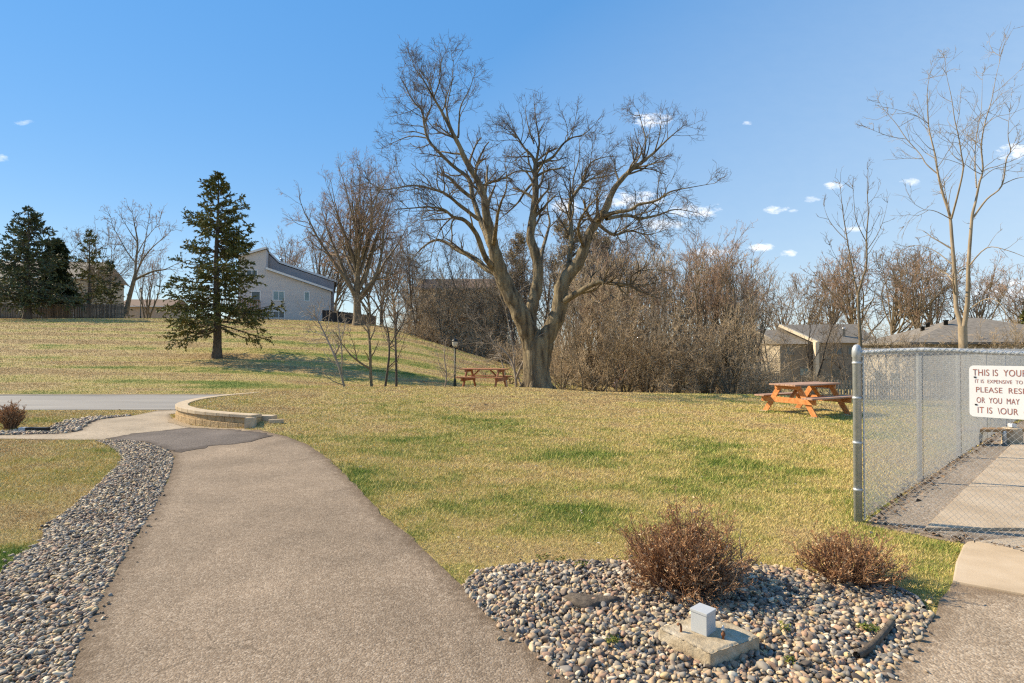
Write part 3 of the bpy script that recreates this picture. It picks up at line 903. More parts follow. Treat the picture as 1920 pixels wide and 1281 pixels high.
SC_BED = np.concatenate([stray(PATH_R[1:7], 26, .05), stray(BED_R, 26, .05), stray(BED_TOP, 50, .05)])
SC_STRIP = np.concatenate([stray(PATH_L[1:8], 60, .045), stray(STRIP_OUT[1:10], 60, .06)])
NEAR_STRIP = [p for p in STRIP]
stones('river_stones', BED, 'mixed river stones filling the shrub bed beside the grey box', .033, .0252, 2, True, avoid=[PADC], extra=SC_BED)
stones('river_stones', [p for p in STRIP], 'mixed river stones in the long strip along the path edge', .0265, .0215, 2, True, extra=SC_STRIP, maxd=5.6)
stones('river_stones', [p for p in STRIP], 'mixed river stones in the narrowing far part of the strip along the path', .030, .026, 2, False, mind=5.6)
stones('river_stones', FAR_STRIP, 'pale river stones in the far strip by the small left shrub', .06, .055, 1, False)

# ------------------------------------------------------------------ grass blades
def blades():
    K = 4200.0
    ds = np.linspace(2.6, 23.5, 600)
    dens = np.where(ds < 5, ds, 25.0 / ds)
    cdf = np.cumsum(dens); cdf /= cdf[-1]
    Nn = 1000000
    d = np.interp(rng.random(Nn), cdf, ds)
    px = rng.uniform(-180, 2120, Nn)
    x = (px - 960) / 1066.7 * d
    ok = np.ones(Nn, bool)
    jx, jy = x + (fbm(x * 9, d * 9) - .5) * .16, d + (fbm(x * 9 + 50, d * 9) - .5) * .16
    for p in PAVED:
        ok &= ~(in_poly(jx, jy, p))
    ok &= ~((d > 17.0) & (px < 330)) & ~((d > 21.5) & (px < 900) & (px > 200))
    ok &= ~in_poly(x, d, [tuple(p) for p in WALL] + [tuple(p) for p in (WALL * .0 + WALL + np.array([.25, .12]))[::-1]])
    x, d = x[ok], d[ok]
    n = len(x)
    g = greenness(x, d)
    sc = np.clip(d / 5.0, .75, 3.6)
    w = rng.uniform(.0020, .0040, n) * sc * .80
    h = rng.uniform(.010, .027, n) * (0.8 + .6 * np.clip(g, 0, 1)) * np.clip(sc, 1, 1.6)
    h *= np.where(rng.random(n) < .04, 1.5, 1.0)
    a = rng.uniform(0, 2 * math.pi, n)
    lean = rng.uniform(.3, 1.5, n) * h * np.where(g < .4, 1.3, .9)
    b = a + rng.normal(0, .9, n) + math.pi / 2
    z = ground(x, d)
    ca, sa = np.cos(a) * w, np.sin(a) * w
    v0 = np.stack([x - ca, d - sa, z - .003], -1)
    v1 = np.stack([x + ca, d + sa, z - .003], -1)
    v2 = np.stack([x + np.cos(b) * lean, d + np.sin(b) * lean, z + h], -1)
    V = np.stack([v0, v1, v2], 1).reshape(-1, 3)
    T = np.arange(n * 3).reshape(-1, 3)
    me = mesh_np('lawn_grass', V, None, T)
    fattr(me, 'green', np.repeat(g, 3))
    tag(link('lawn_grass', me, None, MT['blade']), 'short half dormant lawn grass, tan with green patches', 'grass', kind='stuff')
    # coarser tufts on the hill
    Nn = 260000
    d = 22.7 * (64 / 22.7) ** rng.random(Nn)
    px = rng.uniform(-150, 1010, Nn)
    x = (px - 960) / 1066.7 * d
    g = greenness(x, d) + rng.normal(0, .12, Nn)
    sc = d / 30
    w = rng.uniform(.008, .018, Nn) * sc; h = rng.uniform(.02, .05, Nn) * sc ** .5
    a = rng.uniform(0, 6.28, Nn); b = rng.uniform(0, 6.28, Nn)
    z = ground(x, d)
    ca, sa = np.cos(a) * w, np.sin(a) * w
    V = np.stack([np.stack([x - ca, d - sa, z - .004], -1), np.stack([x + ca, d + sa, z - .004], -1), np.stack([x + np.cos(b) * h * .9, d + np.sin(b) * h * .9, z + h], -1)], 1).reshape(-1, 3)
    me = mesh_np('hill_grass', V, None, np.arange(Nn * 3).reshape(-1, 3))
    fattr(me, 'green', np.repeat(g, 3))
    tag(link('hill_grass', me, None, MT['blade']), 'short mown tan and olive grass covering the left hill', 'grass', kind='stuff')


blades()
# ------------------------------------------------------------------ retaining wall
def curve_pts(off):
    """wall line moved inward (positive = into the bank)"""
    t = np.gradient(WALL, axis=0); t = unit(t)
    return WALL + np.stack([t[:, 1], -t[:, 0]], -1) * off


def along(poly, s):
    seg = np.r_[0, np.cumsum(np.linalg.norm(np.diff(poly, axis=0), axis=1))]
    return np.stack([np.interp(s, seg, poly[:, 0]), np.interp(s, seg, poly[:, 1])], -1), seg[-1]


def wall_course(name, z0, z1, o0, o1, bl, shift, m, parent, root, bev):
    out, inn = curve_pts(o0), curve_pts(o1)
    _, Lo = along(out, 0); _, Li = along(inn, 0)
    nb = int(Lo / bl)
    b = Box()
    edges = [0] + [min(1, max(0, (k + shift) / nb)) for k in range(1, nb)] + [1]
    for k in range(len(edges) - 1):
        e0, e1 = edges[k], edges[k + 1]
        if e1 - e0 < 1e-4: continue
        g = .006 / Lo
        a, _ = along(out, (e0 + g) * Lo); c, _ = along(out, (e1 - g) * Lo)
        a2, _ = along(inn, (e0 + g) * Li); c2, _ = along(inn, (e1 - g) * Li)
        zg = float(min(ground(np.array([a[0] - .3]), np.array([a[1]]))[0], 0.0))
        q = [a, c, c2, a2]
        j = rng.uniform(-.006, .006)
        b.add([(p[0] - root[0], p[1] - root[1], z0 + zg - root[2]) for p in q] + [(p[0] - root[0], p[1] - root[1], z1 + zg * .0 + j * 0 - root[2]) for p in q],
              [(3, 2, 1, 0), (4, 5, 6, 7), (0, 1, 5, 4), (1, 2, 6, 5), (2, 3, 7, 6), (3, 0, 4, 7)])
    return b.build(name, m, parent, bevel=bev)


wroot = (-7.4, 13.05, 0)
wl = empty('retaining_wall', wroot)
tag(wl, 'low curved retaining wall of tan split blocks with smooth caps beside the dark patch', 'retaining wall')
wall_course('lower_course', -.08, .125, .0, .26, .30, .3, MT['block'], wl, wroot, .008)
wall_course('upper_course', .131, .248, .028, .26, .30, .8, MT['block'], wl, wroot, .008)
wall_course('cap', .252, .318, -.008, .27, .42, .5, MT['capstone'], wl, wroot, .012)


def block(name, label, px, py, w, d, h, rz, z=None, m='capstone', taper=.0):
    x, y = gnd(px, py)
    b = Box()
    v = [(-w / 2, -d / 2, 0), (w / 2, -d / 2, 0), (w / 2, d / 2, 0), (-w / 2, d / 2, 0)]
    b.add(v + [(p[0] * (1 - taper), p[1] * (1 - taper), h) for p in v], [(3, 2, 1, 0), (4, 5, 6, 7), (0, 1, 5, 4), (1, 2, 6, 5), (2, 3, 7, 6), (3, 0, 4, 7)])
    o = b.build(name, MT[m], None, bevel=.01)
    o.location = (x, y, gz(x, y) - .02 if z is None else z)
    o.rotation_euler = (0, 0, rz)
    return tag(o, label, 'block')


block('end_block', 'upright tan block standing at the near end of the curved wall', 470, 807, .21, .20, .27, R(8), 0.0, taper=.1)
block('step_block', 'flat tan block stepping down behind the upright end block', 500, 802, .36, .24, .24, R(-6), .03)
block('edge_block', 'small thin tan block set lowest in the grass past the wall end', 518, 805, .30, .08, .17, R(20), .04)


# ------------------------------------------------------------------ picnic tables
def picnic_table(label, x, y, rz, wood, top, group):
    r = empty('picnic_table', (x, y, gz(x, y) + .005), rz)
    tag(r, label, 'picnic table', group)
    b = Box()
    for k in range(5):
        yy = -.30 + k * .15
        b.box(-.93, .93, yy - .071, yy + .071, .725, .763)
    b.build('tabletop', top, r, bevel=.004)
    for s in (-1, 1):
        bb = Box()
        for k in range(2):
            yy = s * (.60 + k * .15)
            bb.box(-.93, .93, yy - .071, yy + .071, .42, .458)
        bb.build('seat', top, r, bevel=.004)
    for sx in (-1, 1):
        xx = sx * .66
        for s in (-1, 1):
            l = Box()
            l.beam((xx, s * .68, 0), (xx, s * .23, .722), .04, .14, up=(1, 0, 0)) if False else None
            a, c = Vector((xx, s * .70, 0)), Vector((xx, s * .24, .724))
            wv = Vector((0, .078, 0))
            l.add([a - wv + Vector((-.02, 0, 0)), a + wv + Vector((-.02, 0, 0)), a + wv + Vector((.02, 0, 0)), a - wv + Vector((.02, 0, 0)),
                   c - wv + Vector((-.02, 0, 0)), c + wv + Vector((-.02, 0, 0)), c + wv + Vector((.02, 0, 0)), c - wv + Vector((.02, 0, 0))],
                  [(3, 2, 1, 0), (4, 5, 6, 7), (0, 1, 5, 4), (1, 2, 6, 5), (2, 3, 7, 6), (3, 0, 4, 7)])
            l.build('leg', wood, r, bevel=.004)
        s_ = Box().box(xx + sx * .022, xx + sx * .062, -.76, .76, .28, .418)
        s_.build('seat_support', wood, r, bevel=.004)
        t_ = Box().box(xx + sx * .022, xx + sx * .062, -.36, .36, .63, .722)
        t_.build('top_cleat', wood, r, bevel=.004)
        br = Box().beam((xx - sx * .02, 0, .34), (sx * .22, 0, .72), .09, .04)
        br.build('brace', wood, r, bevel=.004)
    return r


picnic_table('orange stained wooden picnic table with weathered top near the chain link fence', 7.6, 14.75, R(28), MT['orangewood'], MT['topwood'], 'wooden picnic tables on the lawn')
xr = (909 - 960) / 1066.7 * 22.6
picnic_table('dull red wooden picnic table standing on the lawn crest beside the lamp post', xr, 22.6, R(-17), MT['redwood'], MT['redwood'], 'wooden picnic tables on the lawn')
for i, (dx, dy) in enumerate(((-.66, -.7), (-.66, .7), (.66, -.7), (.66, .7))):
    c, s = math.cos(R(28)), math.sin(R(28))
    x, y = 7.6 + dx * c - dy * s, 14.75 + dx * s + dy * c
    o = Box().box(-.15, .15, -.1, .1, -.03, .012).build('paver', MT['concrete'], None, bevel=.005)
    o.location = (x, y, gz(x, y)); o.rotation_euler = (0, 0, R(28 + 9 * i))
    tag(o, 'flat pale paver under one leg of the orange picnic table', 'paver', 'pavers under the orange picnic table')


# ------------------------------------------------------------------ street lamps
def lamp(name, label, px, Y, ztop, group, post='greenpost'):
    x = (px - 960) / 1066.7 * Y
    z0 = gz(x, Y)
    h = ztop - z0
    r = empty(name, (x, Y, z0)); tag(r, label, 'lamp post', group)
    Box().lathe((0, 0, 0), [(.085, -.05), (.085, .05), (.07, .35), (.045, .42), (.042, h - .48)], 12).build('post', MT[post], r, smooth=True)
    Box().lathe((0, 0, h - .48), [(.045, 0), (.075, .03), (.075, .06), (.05, .08)], 12).build('collar', MT['black'], r, smooth=True)
    Box().lathe((0, 0, h - .40), [(.07, 0), (.115, .06), (.14, .24), (.138, .245)], 12).build('lamp_shade', MT['lampglass'], r, smooth=True)
    Box().lathe((0, 0, h - .155), [(.165, 0), (.155, .03), (.11, .11), (.05, .145), (.02, .16)], 12).build('hood', MT['black'], r, smooth=True)
    return r


lamp('street_lamp', 'slim dark green lamp post with frosted lantern left of the red picnic table', 853, 28.0, at(853, 635, 28).z, 'lamp posts')
lamp('street_lamp', 'distant thin lamp post on the hilltop in front of the brown roofed garage', 263, 62.0, at(263, 540, 62).z, 'lamp posts')

# ------------------------------------------------------------------ chain link fence
P0 = Vector(gnd(1609, 979)); PE = Vector(gnd(1847, 826)); PF = Vector(gnd(1920, 1037))
sdir = (PE - P0).normalized(); sp_len = (PE - P0).length / 3
fdir = (PF - P0).normalized()
FH = at(1605, 656, P0.y).z
fence = empty('chain_link_fence', (P0.x, P0.y, 0))
tag(fence, 'galvanised chain link fence with round corner post around the concrete court', 'fence')


def tube_obj(name, pts, r, m, parent, k=10, smooth=True):
    t = Tubes(); t.add(np.array(pts, float), np.full(len(pts), r), k)
    return link(name, t.mesh(name, smooth), parent, m)


cp = Box().lathe((0, 0, 0), [(.038, -.1), (.038, FH - .075), (.044, FH - .07), (.044, FH - .01), (.040, FH + .018), (.024, FH + .045), (.008, FH + .052)], 18)
cpo = cp.build('corner_post', MT['galv'], fence, smooth=True)
for z in (.32, .78, 1.22, FH - .13):
    Box().lathe((0, 0, z), [(.039, -.012), (.043, -.011), (.043, .011), (.039, .012)], 18).build('band', MT['galv'], cpo, smooth=True)
NPOST = 7
for k in range(1, NPOST):
    p = sdir * sp_len * k
    Box().lathe((p.x, p.y, 0), [(.027, -.1), (.027, FH - .035), (.03, FH - .02), (.02, FH)], 12).build('line_post', MT['galv'], fence, smooth=True)
LS, LF = sp_len * (NPOST - 1), 3.2
S3, F3 = Vector((sdir.x, sdir.y, 0)), Vector((fdir.x, fdir.y, 0))
tube_obj('top_rail', [tuple(S3 * s + Vector((0, 0, FH - .03))) for s in np.linspace(.05, LS, 8)], .021, MT['galv'], fence)
tube_obj('top_rail', [tuple(F3 * s + Vector((0, 0, FH - .03 + .03 * math.sin(min(1, s / 1.1) * math.pi)))) for s in np.linspace(.04, LF, 14)], .021, MT['galv'], fence)
fe = F3 * LF
Box().lathe((fe.x, fe.y, 0), [(.03, -.1), (.03, FH - .02), (.02, FH)], 12).build('line_post', MT['galv'], fence, smooth=True)


def chain_mesh(name, D3, nrm, L, h, off, dia):
    w, s = .0262, .0275
    nw = int(L / w)
    nj = int(h / s) + 1
    j = np.arange(nj)
    k = np.arange(nw)[:, None]
    col = k + (j[None] + k) % 2
    u = .05 + col * w
    z = .035 + j[None] * s + 0 * k
    o = off + ((j[None] + k) % 2 * 2 - 1) * .0022
    pts = u[..., None] * np.array(D3)[None, None] + z[..., None] * np.array([0, 0, 1.0]) + o[..., None] * np.array(nrm)[None, None]
    t = Tubes(); t.add(pts, np.full(pts.shape[:2], dia / 2), 3)
    # tension bar beside the post and bottom wire
    return link(name, t.mesh(name, False), fence, MT['wire'])


nS = (-sdir.y, sdir.x, 0); nF = (-fdir.y, fdir.x, 0)
chain_mesh('mesh_panel', S3, nS, LS, FH + .01, -.034, .0042)
chain_mesh('mesh_panel', F3, nF, LF, FH + .01, -.024, .0040)
tube_obj('tension_bar', [tuple(S3 * .055 + Vector((0, 0, z))) for z in (.03, FH - .06)], .009, MT['galv'], fence, 6)
tube_obj('tension_bar', [tuple(F3 * .055 + Vector((0, 0, z))) for z in (.03, FH - .06)], .008, MT['galv'], fence, 6)

# ------------------------------------------------------------------ sign on the front fence
def on_fence(px, py, off=0.0):
    """point where the line of sight meets the front fence plane"""
    u, w = ray(px, py)
    n = Vector(nF)[:2] if False else Vector((nF[0], nF[1]))
    c = n.dot(P0) + off
    Y = c / (n.x * u + n.y)
    return (Vector((u * Y, Y)) - P0).dot(fdir), CAMH + w * Y


u0, zt = on_fence(1818, 685); u1, zb = on_fence(1822, 780)
ue = on_fence(1822, 700)[0] + .92
nsgn = 1.0 if Vector((nF[0], nF[1])).dot(-P0) > 0 else -1.0
sg = empty('notice_sign', (P0.x + fdir.x * u0, P0.y + fdir.y * u0, 0), math.atan2(fdir.y, fdir.x))
tag(sg, 'white rounded notice sign with red brown capital lettering hung on the chain link', 'sign')
yo = -.038          # local -y faces the camera
Wd, Hh = ue - u0, zt - zb
bmq = Box()
rad, pts = .035, []
for cx_, cz_, a0 in ((rad, zb + rad, 180), (Wd - rad, zb + rad, 270), (Wd - rad, zt - rad, 0), (rad, zt - rad, 90)):
    for q in range(7):
        a = R(a0 + 15 * q); pts.append((cx_ + rad * math.cos(a), cz_ + rad * math.sin(a)))
bmq.prism_xz(pts, yo - .003, yo)
bmq.build('panel', MT['signw'], sg)


def text_mesh(body, parent, x0, x1, z0, z1, y, m, name='lettering', space=1.0):
    cu_ = bpy.data.curves.new('t', 'FONT'); cu_.body = body; cu_.size = 1.0; cu_.space_word = space; cu_.space_character = 1.06
    cu_.offset = .001
    cu_.extrude = 0.0
    to = bpy.data.objects.new('t', cu_); COL.objects.link(to)
    bpy.context.view_layer.update()
    me = bpy.data.meshes.new_from_object(to.evaluated_get(bpy.context.evaluated_depsgraph_get()))
    bpy.data.objects.remove(to)
    co = np.array([v.co[:] for v in me.vertices])
    mn, mx = co.min(0), co.max(0)
    k = (co - mn) / np.where(mx - mn < 1e-6, 1, mx - mn)
    out = np.stack([x0 + k[:, 0] * (x1 - x0), np.full(len(co), y), z0 + k[:, 1] * (z1 - z0)], -1)
    me.vertices.foreach_set('co', out.astype(np.float32).ravel()); me.update()
    me.name = name
    return link(name, me, parent, m)


for body, xa, xb, yt_, yb_, spw in (('THIS IS  YOUR', 1825, 1926, 692, 704, 1.0), ('IT IS  EXPENSIVE  TO', 1829, 1918, 711, 717.5, 1.0),
                                    ('PLEASE  RESPECT', 1831, 1957, 725, 735, 1.0), ('OR  YOU  MAY', 1832, 1912, 744, 754.5, 1.0),
                                    ('IT IS  \\OUR  C', 1834, 1930, 762, 773.5, 1.0)):
    a, _ = on_fence(xa, yt_); c, _ = on_fence(xb, yt_)
    _, z1_ = on_fence(xa, yt_); _, z0_ = on_fence(xa, yb_)
    text_mesh(body, sg, a - u0, c - u0, z0_, z1_, yo - .0045, MT['signr'], space=spw)
for px_, py_ in ((1829, 707), (1831, 758)):
    a, z_ = on_fence(px_, py_)
    o = Box().box(a - u0 - .008, a - u0 + .008, yo - .007, yo - .0035, z_ - .006, z_ + .006).build('fixing', MT['black'], sg, bevel=.002)

# ------------------------------------------------------------------ bench at the far side of the court
bx_, by_ = gnd(1907, 835)
bn = empty('court_bench', (bx_, by_, 0))
tag(bn, 'low plank bench on a pale stone block support inside the fenced court', 'bench')
Box().lathe((0, .10, -.02), [(.155, 0), (.15, .04), (.145, .3), (.135, .315), (.12, .32)], 18).build('support', MT['capstone'], bn, smooth=False)
Box().lathe((1.7, .10, -.02), [(.155, 0), (.15, .04), (.145, .3), (.135, .315), (.12, .32)], 18).build('support', MT['capstone'], bn, smooth=False)
Box().box(-.95, 2.6, -.02, .22, .235, .285).build('plank', MT['oldwood'], bn, bevel=.006)
pc = Box().box(-.045, .045, .05, .14, .31, .37).build('white_cap', MT['trim'], bn, bevel=.012)
o = Box().lathe((0, 0, 0), [(.03, -.02), (.03, .24), (.026, .25)], 10).build('short_post', MT['galv'], None, smooth=True)
o.location = (bx_ - .24, by_ - .02, .0)
tag(o, 'short grey post beside the stone bench support', 'post')

# ------------------------------------------------------------------ utility box, pad, bolts
pad = Box()
n5 = len(PADC)
top = [(x, y, .10) for x, y in PADC]; bot = [(x * 1.0, y, -.04) for x, y in PADC]
A = sum(PADC[i][0] * PADC[(i + 1) % n5][1] - PADC[(i + 1) % n5][0] * PADC[i][1] for i in range(n5))
if A < 0: top, bot = top[::-1], bot[::-1]
pad.add(bot + top, [tuple(range(n5))[::-1], tuple(range(n5, 2 * n5))] + [(i, (i + 1) % n5, n5 + (i + 1) % n5, n5 + i) for i in range(n5)])
po = pad.build('concrete_pad', MT['pad'], None)
bm = bmesh.new(); bm.from_mesh(po.data)
bmesh.ops.triangulate(bm, faces=bm.faces)
bmesh.ops.subdivide_edges(bm, edges=bm.edges, cuts=24, use_grid_fill=True)
for v in bm.verts:
    from mathutils import noise as mn_
    q = mn_.noise_vector(v.co * 22) * .004 + mn_.noise_vector(v.co * 60) * .0022
    e = min(1, max(0, (v.co.z - .085) / .015))
    v.co += Vector((q.x, q.y, q.z * (1 if v.co.z > .09 else .4)))
    dd = float(d_poly(np.array([v.co.x]), np.array([v.co.y]), PADC)[0])
    if v.co.z > .097 and dd < .012:
        v.co.z -= .010 * (1 - dd / .012) + .004 * mn_.noise(v.co * 45)
bm.to_mesh(po.data); bm.free()
for p in po.data.polygons: p.use_smooth = True
tag(po, 'rough five sided concrete pad in the river stones carrying the grey box', 'concrete pad')
fb = gnd(1325, 1194, .10); lb = gnd(1302, 1184.5, .10); rb_ = gnd(1351, 1187.5, .10)
ub = empty('utility_box', (fb[0], fb[1], .098))
tag(ub, 'small square grey metal utility box on the concrete pad', 'utility box')
ex = Vector((lb[0] - fb[0], lb[1] - fb[1], 0)); ey = Vector((rb_[0] - fb[0], rb_[1] - fb[1], 0))
SZ = (ex.length + ey.length) / 2 * 1.13
ex = ex.normalized() * SZ; ey = (ey - ex.normalized() * ey.dot(ex.normalized())).normalized() * SZ
M4 = Matrix(((ex.x, ey.x, 0, 0), (ex.y, ey.y, 0, 0), (0, 0, 1, 0), (0, 0, 0, 1)))
Box().box(0, 1, 0, 1, 0, .118, M4).build('housing', MT['boxgrey'], ub, bevel=.003)
ld = Box().box(-.035, 1.035, -.035, 1.035, .112, .128, M4).build('lid', MT['boxgrey'], ub, bevel=.003)


def bolt(label, px, py, hook):
    x, y = gnd(px, py, .10)
    r = empty('anchor_bolt', (x, y, .098)); tag(r, label, 'bolt', 'anchor bolts in the concrete pad')
    if hook:
        tube_obj('hook', [(0, 0, 0), (0, 0, .03), (-.004, 0, .042), (-.014, 0, .046), (-.02, 0, .036)], .007, MT['rust'], r, 8)
    else:
        Box().lathe((0, 0, 0), [(.007, 0), (.007, .02), (.012, .021), (.012, .036), (.007, .037), (.007, .055)], 10).build('shank', MT['rust'], r, smooth=True)
        Box().lathe((0, 0, .05), [(.012, 0), (.012, .008), (.006, .018), (.004, .026)], 10).build('cap', MT['galv'], r, smooth=True)


bolt('bent dark anchor bolt on the pad left of the grey box', 1277, 1184, True)
bolt('rusty upright anchor bolt with silver cap right of the grey box', 1356, 1198, False)


# ------------------------------------------------------------------ shrubs
def shrub(name, label, px, py, w, h, nst, seed, group, tipm, stemm, up=.12, spread=(8, 75), levels=(5.0, 9.0), cat='shrub', rr=(.0035, .0019)):
    rg = np.random.default_rng(seed)
    x, y = gnd(px, py)
    r = empty(name, (x, y, gz(x, y) + .02)); tag(r, label, cat, group)
    a = rg.uniform(0, 2 * math.pi, nst)
    el = np.radians(90 - rg.uniform(spread[0], spread[1], nst))
    base = np.stack([np.cos(a), np.sin(a), 0 * a], -1) * (rg.random(nst) ** .5 * w * .16)[:, None]
    D = np.stack([np.cos(a) * np.cos(el), np.sin(a) * np.cos(el), np.sin(el)], -1)
    # ellipsoidal reach
    L = 1.0 / np.sqrt((np.cos(el) / (w * .5)) ** 2 + (np.sin(el) / h) ** 2) * rg.uniform(.62, 1.0, nst)
    L = L * (.72 + .5 * vnoise(a * 1.6 + seed, el * 3 + seed))
    p1, r1 = grow(base, D, L, np.full(nst, rr[0]), 6, .12, up, rg, .5)
    t1 = Tubes(); t1.add(p1, r1, 4)
    P, D2, L2, R2 = spawn(p1, r1, levels[0] / max(.3, L.mean()), rg, .35, 1.0, (15, 50), .34, .75, lmin=.04)
    p2, r2 = grow(P, D2, L2, np.full(len(P), rr[1] * 1.15), 4, .16, .10, rg, .6)
    t2 = Tubes(); t2.add(p2, r2, 3)
    P, D3_, L3, R3 = spawn(p2, r2, 1, rg, .3, 1.0, (20, 60), .5, .8, lmin=.018, fixed=int(levels[1] // 2))
    p3, r3 = grow(P, D3_, np.minimum(L3, .075), np.full(len(P), rr[1]), 3, .22, .08, rg, .7)
    t2.add(p3, r3, 3)
    link('stems', t1.mesh('stems', False), r, stemm)
    e = p3[:, -1]; e = e[rg.random(len(e)) < .35]
    q = rg.normal(0, .0065, (len(e), 3, 3))
    link('dry_leaves', mesh_np('dry_leaves', (e[:, None] + q).reshape(-1, 3), None, np.arange(len(e) * 3).reshape(-1, 3)), r, MT['shrubleaf'])
    link('twigs', t2.mesh('twigs', False), r, tipm)
    return r


shrub('spirea_shrub', 'large rust brown leafless rounded shrub in the stone bed behind the grey box', 1278, 1102, .92, .54, 360, 11, 'rust brown shrubs in the stone bed', MT['spirea'], MT['spireadark'], levels=(6.0, 9.0), spread=(5, 88))
shrub('spirea_shrub', 'smaller low rust brown leafless shrub at the right end of the stone bed', 1580, 1090, .74, .33, 240, 12, 'rust brown shrubs in the stone bed', MT['spirea'], MT['spireadark'], levels=(5.0, 7.0), spread=(5, 88))
shrub('bare_shrub', 'upright dark red brown bare shrub at the left edge beside the small light box', 20, 805, .66, .53, 130, 13, None, MT['spirea'], MT['spireadark'], spread=(3, 42), levels=(7.0, 7.0), rr=(.007, .0042))
sh4 = gnd(1388, 1098)
tp = Tubes()
tp.add(np.array([(sh4[0], sh4[1], .0), (sh4[0] + .01, sh4[1], .2), (sh4[0] - .004, sh4[1], .33), (sh4[0] + .012, sh4[1], .44)]), np.array([.006, .005, .004, .0015]), 5)
tp.add(np.array([(sh4[0], sh4[1], .2), (sh4[0] + .03, sh4[1], .27), (sh4[0] + .036, sh4[1], .33)]), np.array([.003, .0025, .001]), 4)
tag(link('dry_stalk', tp.mesh('dry_stalk'), None, MT['twig']), 'single thin dry stalk rising right of the large rust brown shrub', 'stalk')

# edging strip, exposed fabric, moss, dead sticks in the bed
eg = [gnd(px, py) for px, py in [(1600, 1090), (1652, 1101), (1690, 1111), (1719, 1126), (1733, 1146)]]
tag(tube_obj('bed_edging', [(x, y, .022) for x, y in eg], .013, MT['edging'], None, 8), 'curved grey plastic edging at the right rim of the stone bed', 'edging')
fab = [gnd(px, py) for px, py in [(1672, 1178), (1660, 1196), (1640, 1215), (1622, 1232), (1606, 1243)]]
tag(tube_obj('fabric_fold', [(x, y, .032 + .008 * math.sin(i * 2)) for i, (x, y) in enumerate(fab)], .020, MT['fabric'], None, 8), 'dark ridge of exposed landscape fabric in the stones right of the pad', 'landscape fabric')
fb1 = Box()
cx_, cy_ = gnd(1105, 1133)
ring = []
for i in range(18):
    a = 2 * math.pi * i / 18
    rr_ = 1 + .25 * math.sin(3 * a + 1) + .12 * math.sin(7 * a)
    ring.append((cx_ + .17 * rr_ * math.cos(a), cy_ + .09 * rr_ * math.sin(a)))
fb1.add([(x, y, .034) for x, y in ring] + [(cx_ + (x - cx_) * .7, cy_ + (y - cy_) * .7, .044) for x, y in ring] + [(x, y, .01) for x, y in ring],
        [tuple(range(18, 36))] + [(i, (i + 1) % 18, 18 + (i + 1) % 18, 18 + i) for i in range(18)] + [(36 + i, 36 + (i + 1) % 18, (i + 1) % 18, i) for i in range(18)])
tag(fb1.build('bare_fabric', MT['fabric'], None, smooth=True), 'bare patch of dark landscape fabric among stones left of the large shrub', 'landscape fabric')
mv, mq = [], []
for (px, py, n_, s_) in [(1150, 1216, 90, .045), (1630, 1192, 120, .06), (1480, 1254, 50, .03), (1090, 1068, 70, .05), (1052, 1060, 50, .05), (1470, 1190, 40, .05), (1018, 1056, 60, .06)]:
    x, y = gnd(px, py)
    for i in range(n_):
        a, r_ = random.uniform(0, 6.28), s_ * math.sqrt(random.random())
        mv.append((x + r_ * math.cos(a), y + r_ * math.sin(a) * .7, .035 + random.uniform(0, .02)))
mv = np.array(mv); n = len(mv)
off = rng.normal(0, .009, (n, 3, 3)); off[:, :, 2] = np.abs(off[:, :, 2])
tag(link('moss', mesh_np('moss', (mv[:, None] + off).reshape(-1, 3), None, np.arange(n * 3).reshape(-1, 3)), None, MT['moss']), 'small tufts of yellow green moss scattered among the river stones', 'moss', kind='stuff')

# dead leaves along the bottom of the side fence and the foot of the front mesh
lv = []
for i in range(900):
    s = random.uniform(0.02, 1) ** 1.2 * LS
    o_ = random.gauss(-.04, .07)
    p = P0 + sdir * s + Vector((nS[0], nS[1])) * o_
    lv.append((p.x, p.y, .015 + random.uniform(0, .05)))
for i in range(220):
    s = random.uniform(0.02, 1) * LF
    p = P0 + fdir * s + Vector((nF[0], nF[1])) * random.gauss(.03, .05)
    lv.append((p.x, p.y, .012 + random.uniform(0, .02)))
lv = np.array(lv); n = len(lv)
q = rng.normal(0, .024, (n, 3, 3)); q[:, :, 2] *= .6
MT['deadleaf'] = mat('dead_leaves', [(0.10, 0.07, 0.045), (0.19, 0.13, 0.085), (0.28, 0.20, 0.135), (0.06, 0.048, 0.038)], mode='island', scale=9)
tag(link('leaf_litter', mesh_np('leaf_litter', (lv[:, None] + q).reshape(-1, 3), None, np.arange(n * 3).reshape(-1, 3)), None, MT['deadleaf']), 'brown dead leaves drifted along the foot of the chain link fence', 'leaf litter', kind='stuff')

# litter among the stones
bl = []
while len(bl) < 420:
    x, y = random.uniform(-.6, 2.6), random.uniform(2.6, 4.6)
    if in_poly(np.array([x]), np.array([y]), BED)[0]: bl.append((x, y, .03 + random.uniform(0, .022)))
sx_, sy_ = gnd(1290, 1118)
for i in range(420):
    bl.append((sx_ + random.gauss(.02, .2), sy_ + random.gauss(-.06, .12), .028 + random.uniform(0, .025)))
bl = np.array(bl); n = len(bl)
q = rng.normal(0, .010, (n, 3, 3)); q[:, :, 2] *= .5
tag(link('stone_litter', mesh_np('stone_litter', (bl[:, None] + q).reshape(-1, 3), None, np.arange(n * 3).reshape(-1, 3)), None, MT['deadleaf']), 'crumbled dead leaves caught between the stones under the large shrub', 'leaf litter', kind='stuff')

